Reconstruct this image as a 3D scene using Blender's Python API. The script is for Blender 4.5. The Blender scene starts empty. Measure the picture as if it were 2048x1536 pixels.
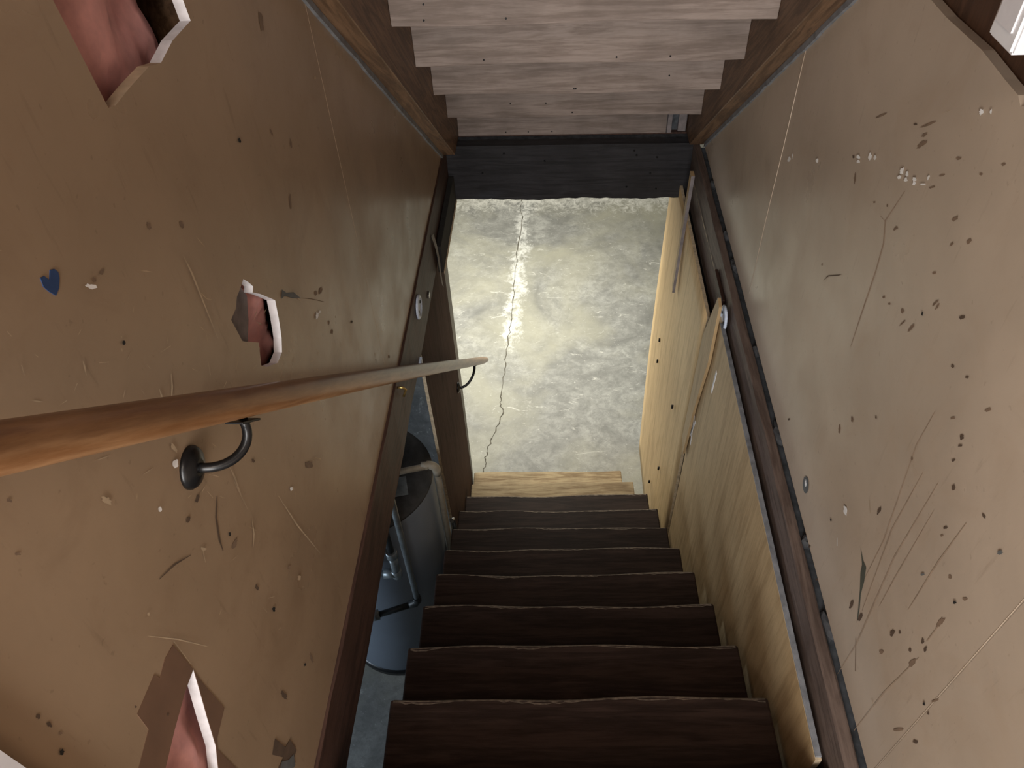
import bpy, bmesh, math, random
from mathutils import Vector, Matrix
from mathutils.geometry import delaunay_2d_cdt
random.seed(7)
scene = bpy.context.scene
C = scene.collection

# ---------------------------------------------------------------- camera
cam_d = bpy.data.cameras.new('camera'); cam = bpy.data.objects.new('camera', cam_d); C.objects.link(cam)
R = Vector((0.99832, 0.04265, -0.03915)); U = Vector((-0.00333, 0.71740, 0.69665)); F = Vector((-0.05779, 0.69535, -0.71634))
cam.matrix_world = Matrix(((R.x, U.x, -F.x, 0), (R.y, U.y, -F.y, 0), (R.z, U.z, -F.z, 1.5), (0, 0, 0, 1)))
cam_d.sensor_width = 36; cam_d.lens = 1538.0/2048*36; cam_d.clip_start = 0.01
scene.camera = cam

# ---------------------------------------------------------------- world, lights, exposure
w = bpy.data.worlds.new('world'); scene.world = w; w.use_nodes = True
bg = w.node_tree.nodes['Background']; bg.inputs[0].default_value = (0.86, 0.93, 1.0, 1); bg.inputs[1].default_value = 0.55
def area(name, loc, target, sx, sy, power, col):
    l = bpy.data.lights.new(name, 'AREA'); l.shape = 'RECTANGLE'; l.size = sx; l.size_y = sy; l.energy = power; l.color = col
    o = bpy.data.objects.new(name, l); C.objects.link(o); o.location = loc
    o.rotation_euler = (Vector(target)-Vector(loc)).to_track_quat('-Z', 'Y').to_euler(); return o
def bulb(name, loc, power, col, rad=0.06):
    l = bpy.data.lights.new(name, 'POINT'); l.energy = power; l.color = col; l.shadow_soft_size = rad
    o = bpy.data.objects.new(name, l); C.objects.link(o); o.location = loc; return o
bulb('hall_warm_fill', (0.0, -0.45, 2.08), 20, (1.0, 0.82, 0.66), 0.14)  # unseen warm fill added behind the camera to brighten the walls
area('hall_rear_fill', (-0.22, -1.38, 1.15), (0.2, 1.0, 0.75), 0.6, 1.9, 66, (1.0, 0.965, 0.92))  # unseen fill panel added behind the camera for risers and right wall
area('basement_strip_lamp', (-0.55, 4.15, -0.32), (-0.35, 4.1, -2.1), 0.25, 1.6, 84, (1.0, 0.97, 0.85))
area('basement_heater_fill', (-2.7, 0.6, -1.05), (-0.8, 1.3, -2.0), 0.7, 0.4, 24, (0.72, 0.85, 1.0))  # unseen bluish fill added to light the heater front; no window built
vs = scene.view_settings
vs.view_transform = 'Standard'; vs.look = 'None'; vs.exposure = 0.0; vs.gamma = 1.0; vs.use_curve_mapping = False

# ---------------------------------------------------------------- materials
def new_mat(name):
    m = bpy.data.materials.new(name); m.use_nodes = True
    return m, m.node_tree.nodes, m.node_tree.links, m.node_tree.nodes['Principled BSDF']
def mix(N, L, fac, a, b, mode='MIX'):
    n = N.new('ShaderNodeMix'); n.data_type = 'RGBA'; n.blend_type = mode
    for i, v in ((0, fac), (6, a), (7, b)):
        if isinstance(v, (int, float)): n.inputs[i].default_value = v
        elif isinstance(v, tuple): n.inputs[i].default_value = (*v, 1) if len(v) == 3 else v
        else: L.new(v, n.inputs[i])
    return n.outputs[2]
def coords(N, L, scale=(1, 1, 1), rot=(0, 0, 0)):
    t = N.new('ShaderNodeTexCoord'); mp = N.new('ShaderNodeMapping'); mp.inputs['Scale'].default_value = scale; mp.inputs['Rotation'].default_value = rot
    L.new(t.outputs['Object'], mp.inputs[0]); return mp.outputs[0]
def noise(N, L, vec, scale, detail=4, rough=.55, dist=0.0):
    n = N.new('ShaderNodeTexNoise'); n.inputs['Scale'].default_value = scale; n.inputs['Detail'].default_value = detail
    n.inputs['Roughness'].default_value = rough; n.inputs['Distortion'].default_value = dist
    if vec is not None: L.new(vec, n.inputs['Vector'])
    return n.outputs['Fac']
def ramp(N, L, fac, stops):
    r = N.new('ShaderNodeValToRGB'); e = r.color_ramp.elements
    while len(e) < len(stops): e.new(0.5)
    for i, (p, c) in enumerate(stops):
        e[i].position = p; e[i].color = (*c, 1) if isinstance(c, tuple) else (c, c, c, 1)
    L.new(fac, r.inputs[0]); return r.outputs[0]
def bump(N, L, b, h, strength, dist=0.01):
    n = N.new('ShaderNodeBump'); n.inputs['Strength'].default_value = strength; n.inputs['Distance'].default_value = dist
    L.new(h, n.inputs['Height']); L.new(n.outputs[0], b.inputs['Normal'])
def plain(name, col, rough=.6, metal=0.0, var=.25, scale=30):
    m, N, L, b = new_mat(name); v = coords(N, L)
    f = noise(N, L, v, scale)
    d = tuple(c*(1-var) for c in col); u = tuple(min(1, c*(1+var)) for c in col)
    L.new(ramp(N, L, f, [(.3, d), (.7, u)]), b.inputs['Base Color'])
    b.inputs['Roughness'].default_value = rough; b.inputs['Metallic'].default_value = metal
    return m
def wood(name, dark, light, axis='x', rough=.6, ring=1.0, blotch=.35, spec=.4, bumpy=.15):
    """long-grained wood: noise stretched along one axis, wavy growth lines, stained blotches, per-board tint"""
    m, N, L, b = new_mat(name)
    k = {'x': (1.2, 14, 14), 'y': (14, 1.2, 14), 'z': (14, 14, 1.2), 's': (14, 1.2, 14)}[axis]
    oi = N.new('ShaderNodeObjectInfo'); tc = N.new('ShaderNodeTexCoord')
    off = N.new('ShaderNodeVectorMath'); off.operation = 'MULTIPLY_ADD'
    comb = N.new('ShaderNodeCombineXYZ')
    for i in range(3): L.new(oi.outputs['Random'], comb.inputs[i])
    L.new(comb.outputs[0], off.inputs[0]); off.inputs[1].default_value = (9.1, 7.3, 5.7); L.new(tc.outputs['Object'], off.inputs[2])
    src = off.outputs[0]
    if axis == 's':   # grain runs along the pitch of the stairs
        rt = N.new('ShaderNodeMapping'); rt.inputs['Rotation'].default_value = (math.radians(41), 0, 0); L.new(src, rt.inputs[0]); src = rt.outputs[0]
    mp = N.new('ShaderNodeMapping'); mp.inputs['Scale'].default_value = k; L.new(src, mp.inputs[0])
    g = noise(N, L, mp.outputs[0], 1.6, 6, .6, .6)
    wv = N.new('ShaderNodeMath'); wv.operation = 'MULTIPLY'; L.new(g, wv.inputs[0]); wv.inputs[1].default_value = 34*ring
    sn = N.new('ShaderNodeMath'); sn.operation = 'SINE'; L.new(wv.outputs[0], sn.inputs[0])
    fine = noise(N, L, mp.outputs[0], 9, 4, .7)
    a1 = N.new('ShaderNodeMath'); a1.operation = 'MULTIPLY_ADD'; L.new(sn.outputs[0], a1.inputs[0]); a1.inputs[1].default_value = .16; L.new(fine, a1.inputs[2])
    col = ramp(N, L, a1.outputs[0], [(.28, dark), (.72, light)])
    bl = noise(N, L, off.outputs[0], 4.5, 5, .6)
    col = mix(N, L, ramp(N, L, bl, [(.42, 0.0), (.72, blotch)]), col, tuple(c*.45 for c in dark))
    hs = N.new('ShaderNodeHueSaturation'); L.new(col, hs.inputs['Color'])
    mr = N.new('ShaderNodeMapRange'); L.new(oi.outputs['Random'], mr.inputs[0]); mr.inputs[3].default_value = .86; mr.inputs[4].default_value = 1.14
    L.new(mr.outputs[0], hs.inputs['Value']); L.new(hs.outputs[0], b.inputs['Base Color'])
    b.inputs['Roughness'].default_value = rough; b.inputs['Specular IOR Level'].default_value = spec
    bump(N, L, b, a1.outputs[0], bumpy, .003)
    return m
M = {}
def wall_paint(name, base, stain, dirt):
    m, N, L, b = new_mat(name); v = coords(N, L)
    big = noise(N, L, v, 2.2, 5, .6, .3)
    c = ramp(N, L, big, [(.3, tuple(x*.86 for x in base)), (.7, tuple(x*1.1 for x in base))])
    c = mix(N, L, ramp(N, L, noise(N, L, v, 6, 6, .65, .8), [(.52, 0.0), (.75, .55)]), c, stain)
    sv = coords(N, L, (3, 26, 3), (math.radians(38), 0, 0))
    c = mix(N, L, ramp(N, L, noise(N, L, sv, 3, 4, .6), [(.62, 0.0), (.74, .3)]), c, dirt)
    c = mix(N, L, ramp(N, L, noise(N, L, v, 90, 2, .5), [(.70, 0.0), (.76, .35)]), c, dirt)
    L.new(c, b.inputs['Base Color'])
    rg = ramp(N, L, noise(N, L, v, 5, 4, .6), [(.3, .26), (.7, .46)]); L.new(rg, b.inputs['Roughness'])
    b.inputs['Specular IOR Level'].default_value = .5
    bump(N, L, b, noise(N, L, v, 55, 3, .6), .05, .004)
    return m
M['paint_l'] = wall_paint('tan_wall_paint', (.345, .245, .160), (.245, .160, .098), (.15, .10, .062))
M['paint_r'] = wall_paint('tan_wall_paint_lit', (.50, .405, .315), (.42, .315, .225), (.29, .21, .15))  # tan paint made brighter and greyer, bounced light put into the colour
M['gypsum'] = plain('gypsum_core', (.72, .70, .72), .9, 0, .12, 60)
M['paper'] = plain('brown_kraft_paper', (.150, .082, .048), .8, 0, .15, 14)
M['pink'] = plain('pink_fibreglass', (.80, .42, .40), .95, 0, .22, 22)
M['riser'] = wood('bare_fir_boards', (.205, .160, .136), (.315, .255, .225), 'x', .6, .8, .5, .3, .06)
M['stringer'] = wood('stained_stringer_wood', (.105, .056, .030), (.23, .132, .072), 's', .5, 1.0, .3)
M['tread'] = wood('dark_painted_tread', (.026, .016, .0128), (.054, .034, .0275), 'x', .6, .6, .2, .15, .1)
M['tread_pale'] = wood('bare_worn_tread', (.24, .165, .09), (.46, .36, .22), 'x', .8, .8, .5)
M['wornedge'] = plain('worn_tread_edge', (.16, .125, .095), .8, 0, .5, 80)
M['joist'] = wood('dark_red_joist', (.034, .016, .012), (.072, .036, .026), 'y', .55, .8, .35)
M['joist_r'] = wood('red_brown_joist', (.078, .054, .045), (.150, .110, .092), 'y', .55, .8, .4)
M['header'] = wood('grey_stained_header', (.014, .0135, .016), (.032, .031, .036), 'x', .6, .8, .8, .4)
M['ledge_tone'] = plain('blue_grey_ledge_tone', (.060, .066, .075), .85, 0, .5, 40)  # blue-grey holding gap shade, dirt and bluish ledge light in the colour
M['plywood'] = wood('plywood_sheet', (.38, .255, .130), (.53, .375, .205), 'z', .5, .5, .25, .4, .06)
M['plywood_far'] = wood('plywood_sheet_lit', (.50, .34, .165), (.68, .49, .26), 'z', .5, .5, .15, .4, .06)  # brightened plywood copy, basement light put into its colour
M['board'] = wood('dark_plywood_board', (.060, .036, .026), (.095, .058, .044), 'z', .8, .5, .3, .1, .08)
M['plyedge'] = plain('plywood_cut_edge', (.55, .44, .30), .8, 0, .3, 60)
M['caulk'] = plain('caulk_edge_highlight', (.20, .21, .23), .5, 0, .35, 40)  # bluish highlight of trim and plywood edges put into this colour
M['rail'] = wood('varnished_rail_wood', (.22, .100, .040), (.36, .195, .092), 's', .32, .6, .35, .5, .05)
M['black'] = plain('black_metal', (.012, .012, .013), .32, .3, .2)
M['chrome'] = plain('worn_bright_metal', (.55, .55, .55), .35, .9, .2)
M['brass'] = plain('brass', (.65, .45, .16), .35, .9, .2)
M['white'] = plain('white_plastic', (.78, .79, .82), .4, 0, .04)
M['trimwhite'] = plain('white_trim_paint', (.70, .69, .72), .5, 0, .06)
M['cup'] = plain('pale_blue_plastic', (.62, .70, .86), .35, 0, .2, 90)
M['tank'] = plain('grey_enamel', (.235, .275, .335), .6, 0, .06, 6)
M['tanktop'] = plain('dark_tank_lid', (.05, .052, .055), .6, 0, .3)
M['pipe'] = plain('beige_plastic_pipe', (.36, .32, .25), .5, 0, .2)
M['iron'] = plain('black_iron_pipe', (.03, .034, .036), .45, .2, .4)
M['galv'] = plain('galvanised_pipe', (.34, .38, .40), .4, .6, .3)
M['dark'] = plain('dark_shade_wood', (.02, .018, .016), .9, 0, .3)  # near-black tone painted in for shade
M['darkpanel'] = wood('dark_brown_panelling', (.050, .022, .011), (.090, .042, .022), 'z', .45, .6, .3)
M['paperwhite'] = plain('torn_white_paper', (.55, .54, .50), .9, 0, .2)
M['mortar'] = plain('grey_mortar', (.055, .058, .064), .95, 0, .5, 50)
M['greywood'] = plain('weathered_lath', (.20, .175, .175), .8, 0, .3)
for n, c in dict(brown=(.205, .138, .092), dark=(.10, .064, .042), black=(.012, .010, .009), pale=(.47, .36, .24), white=(.86, .85, .84),
                 grey=(.115, .12, .12), blue=(.020, .050, .145), chip=(.92, .91, .86), faint=(.36, .27, .195), green=(.075, .080, .062)).items():
    M['mk_'+n] = plain('mark_'+n, c, .75, 0, .2, 40)
M['mk_paper'] = M['paper']
def concrete(name, near, far, crusts=False):
    m, N, L, b = new_mat(name); v = coords(N, L)
    f1 = noise(N, L, v, 2.6, 8, .68, .9); f2 = noise(N, L, v, 11, 8, .72, .5)
    c = ramp(N, L, f1, [(.32, tuple(x*.55 for x in near)), (.5, near), (.68, tuple(x*1.35 for x in near))])
    c = mix(N, L, ramp(N, L, f2, [(.35, .75), (.6, 0.0)]), c, tuple(x*.52 for x in near))
    c = mix(N, L, ramp(N, L, noise(N, L, v, 27, 8, .75, .8), [(.38, .55), (.52, 0.0)]), c, tuple(x*.55 for x in near))
    c = mix(N, L, ramp(N, L, noise(N, L, v, 1.1, 5, .6, .5), [(.42, 0.0), (.62, .8)]), c, far, 'MIX')
    # mineral bloom: crisp white crusts
    c = mix(N, L, ramp(N, L, noise(N, L, coords(N, L, (1, 2.2, 1)), 8, 7, .74, 1.4), [(.60, 0.0), (.68, .75)]), c, (.66, .65, .60))
    c = mix(N, L, ramp(N, L, noise(N, L, v, 70, 2, .5), [(.70, 0.0), (.76, .4)]), c, (.60, .60, .57))
    if crusts:   # white lime crust that has grown along the crack and along the far edge of the slab
        tc = N.new('ShaderNodeTexCoord'); sp = N.new('ShaderNodeSeparateXYZ'); L.new(tc.outputs['Object'], sp.inputs[0])
        def mth(op, p, q_, r_=None):
            n = N.new('ShaderNodeMath'); n.operation = op
            for i, s in enumerate((p, q_, r_)):
                if s is None: continue
                if isinstance(s, (int, float)): n.inputs[i].default_value = s
                else: L.new(s, n.inputs[i])
            return n.outputs[0]
        wob = mth('MULTIPLY_ADD', noise(N, L, tc.outputs['Object'], 5, 5, .7), .34, -.17)
        d = mth('ABSOLUTE', mth('ADD', wob, mth('SUBTRACT', sp.outputs[0], mth('MULTIPLY_ADD', sp.outputs[1], .0245, -.405))), 0)
        near_crack = ramp(N, L, d, [(.0, 1.0), (.20, 0.0)])
        far_part = ramp(N, L, mth('MULTIPLY', sp.outputs[1], .1), [(.32, 0.0), (.40, 1.0)])
        edge = ramp(N, L, mth('MULTIPLY', sp.outputs[1], .1), [(.49, 0.0), (.575, 1.0)])
        crustn = noise(N, L, coords(N, L, (1.3, 1, 1)), 13, 9, .78, 1.0)
        m1 = mth('MULTIPLY', mth('MULTIPLY', near_crack, far_part), crustn); m1 = ramp(N, L, m1, [(.36, 0.0), (.52, .85)])
        m2 = ramp(N, L, mth('MULTIPLY', edge, crustn), [(.34, 0.0), (.50, .9)])
        c = mix(N, L, m1, c, (.66, .66, .63)); c = mix(N, L, m2, c, (.70, .69, .64))
    L.new(c, b.inputs['Base Color']); b.inputs['Roughness'].default_value = .62
    bump(N, L, b, f2, .25, .01)
    return m
M['concrete'] = concrete('stained_concrete', (.31, .31, .29), (.345, .335, .265), True)
M['concwall'] = concrete('concrete_wall', (.26, .26, .25), (.30, .29, .26))
M['crack'] = plain('crack_shadow', (.10, .09, .07), .95, 0, .3)
M['bloom'] = plain('white_mineral_bloom', (.66, .66, .62), .9, 0, .15, 60)

# ---------------------------------------------------------------- mesh helpers
def link(name, bm, mats, parent=None, smooth=False):
    me = bpy.data.meshes.new(name); bmesh.ops.recalc_face_normals(bm, faces=bm.faces[:])
    bm.to_mesh(me); bm.free()
    for m in (mats if isinstance(mats, (list, tuple)) else [mats]): me.materials.append(m)
    if smooth:
        for p in me.polygons: p.use_smooth = True
    o = bpy.data.objects.new(name, me); C.objects.link(o)
    if parent is not None: o.parent = parent
    return o
def tag(o, label=None, cat=None, group=None, kind=None):
    if label: o['label'] = label
    if cat: o['category'] = cat
    if group: o['group'] = group
    if kind: o['kind'] = kind
    return o
def empty(name, loc=(0, 0, 0), rz=0.0):
    o = bpy.data.objects.new(name, None); C.objects.link(o); o.location = loc; o.rotation_euler = (0, 0, rz); o.empty_display_size = .1
    return o
def box(bm, x0, x1, y0, y1, z0, z1, bev=0.0, mat=0):
    b2 = bmesh.new(); vs_ = [b2.verts.new((x, y, z)) for x in (x0, x1) for y in (y0, y1) for z in (z0, z1)]
    for f in ((0, 1, 3, 2), (4, 6, 7, 5), (0, 4, 5, 1), (2, 3, 7, 6), (0, 2, 6, 4), (1, 5, 7, 3)): b2.faces.new([vs_[i] for i in f])
    bmesh.ops.recalc_face_normals(b2, faces=b2.faces[:])
    if bev: bmesh.ops.bevel(b2, geom=b2.edges[:], offset=bev, segments=2, profile=.5, affect='EDGES')
    merge(bm, b2, mat)
def merge(bm, b2, mat=0, mw=None):
    mp = {v: bm.verts.new(mw @ v.co if mw else v.co) for v in b2.verts}
    for f in b2.faces:
        nf = bm.faces.new([mp[v] for v in f.verts]); nf.material_index = mat; nf.smooth = f.smooth
    b2.free()
def prism(bm, pts, a0, a1, axis='x', mat=0, capmat=None):
    """extrude a 2-D polygon between a0 and a1 along an axis; pts are (y,z) for x, (x,z) for y, (x,y) for z"""
    def P(p, a): return (a, p[0], p[1]) if axis == 'x' else (p[0], a, p[1]) if axis == 'y' else (p[0], p[1], a)
    A = [bm.verts.new(P(p, a0)) for p in pts]; B = [bm.verts.new(P(p, a1)) for p in pts]
    fs = [bm.faces.new(A), bm.faces.new(B[::-1])]
    for i in range(len(pts)): fs.append(bm.faces.new((A[i], B[i], B[(i+1) % len(pts)], A[(i+1) % len(pts)])))
    for f in fs: f.material_index = mat
    if capmat is not None:
        for f in fs[2:]: f.material_index = capmat
def tube(bm, pts, r, n=12, mat=0, caps=True, radii=None):
    pts = [Vector(p) for p in pts]; rings = []; prev = None
    for i, p in enumerate(pts):
        t = (pts[min(i+1, len(pts)-1)]-pts[max(i-1, 0)]).normalized()
        if prev is None:
            up = Vector((0, 0, 1)) if abs(t.z) < .9 else Vector((1, 0, 0)); s = t.cross(up).normalized()
        else: s = (prev-t*prev.dot(t)).normalized()
        prev = s; u = t.cross(s); rr = radii[i] if radii else r
        rings.append([bm.verts.new(p+rr*(math.cos(2*math.pi*k/n)*s+math.sin(2*math.pi*k/n)*u)) for k in range(n)])
    for a, b in zip(rings, rings[1:]):
        for k in range(n):
            f = bm.faces.new((a[k], a[(k+1) % n], b[(k+1) % n], b[k])); f.smooth = True; f.material_index = mat
    if caps:
        for rg in (rings[0], rings[-1]):
            f = bm.faces.new(rg); f.material_index = mat
def arc(c, r, a0, a1, e1, e2, n=8):
    return [tuple(Vector(c)+r*(math.cos(math.radians(a0+(a1-a0)*i/n))*Vector(e1)+math.sin(math.radians(a0+(a1-a0)*i/n))*Vector(e2))) for i in range(n+1)]
def lathe(bm, prof, c, n=40, mat=0):
    rings = [[bm.verts.new((c[0]+r*math.cos(2*math.pi*k/n), c[1]+r*math.sin(2*math.pi*k/n), z)) for k in range(n)] for r, z in prof]
    for a, b in zip(rings, rings[1:]):
        for k in range(n):
            f = bm.faces.new((a[k], a[(k+1) % n], b[(k+1) % n], b[k])); f.smooth = True; f.material_index = mat
    for rg in (rings[0], rings[-1]): f = bm.faces.new(rg); f.material_index = mat
def inside(p, poly):
    c = False; j = len(poly)-1
    for i in range(len(poly)):
        (xi, yi), (xj, yj) = poly[i], poly[j]
        if (yi > p[1]) != (yj > p[1]) and p[0] < (xj-xi)*(p[1]-yi)/(yj-yi)+xi: c = not c
        j = i
    return c
def sheet(name, outline, holes, xf, xb, mats, parent):
    """wall board in the plane x = xf, thickness to xb, with real holes; cut faces get the second material"""
    pts = [Vector(p) for p in outline]; ed = [(i, (i+1) % len(outline)) for i in range(len(outline))]
    for h in holes:
        s = len(pts); pts += [Vector(p) for p in h]; ed += [(s+i, s+(i+1) % len(h)) for i in range(len(h))]
    vo, eo, fo, *_ = delaunay_2d_cdt(pts, ed, [], 1, 1e-6)
    bm = bmesh.new()
    fr = [bm.verts.new((xf, v.x, v.y)) for v in vo]; bk = [bm.verts.new((xb, v.x, v.y)) for v in vo]
    cnt = {}
    for f in fo:
        cx = sum(vo[i].x for i in f)/len(f); cy = sum(vo[i].y for i in f)/len(f)
        if not inside((cx, cy), outline) or any(inside((cx, cy), h) for h in holes): continue
        bm.faces.new([fr[i] for i in f]); bm.faces.new([bk[i] for i in reversed(f)])
        for i in range(len(f)):
            k = (f[i], f[(i+1) % len(f)]); cnt.setdefault(tuple(sorted(k)), []).append(k)
    for k, l in cnt.items():
        if len(l) == 1:
            a, b = l[0]; f = bm.faces.new((fr[a], fr[b], bk[b], bk[a])); f.material_index = 1
    bmesh.ops.delete(bm, geom=[v for v in bm.verts if not v.link_faces], context='VERTS')
    return link(name, bm, mats, parent)
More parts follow.
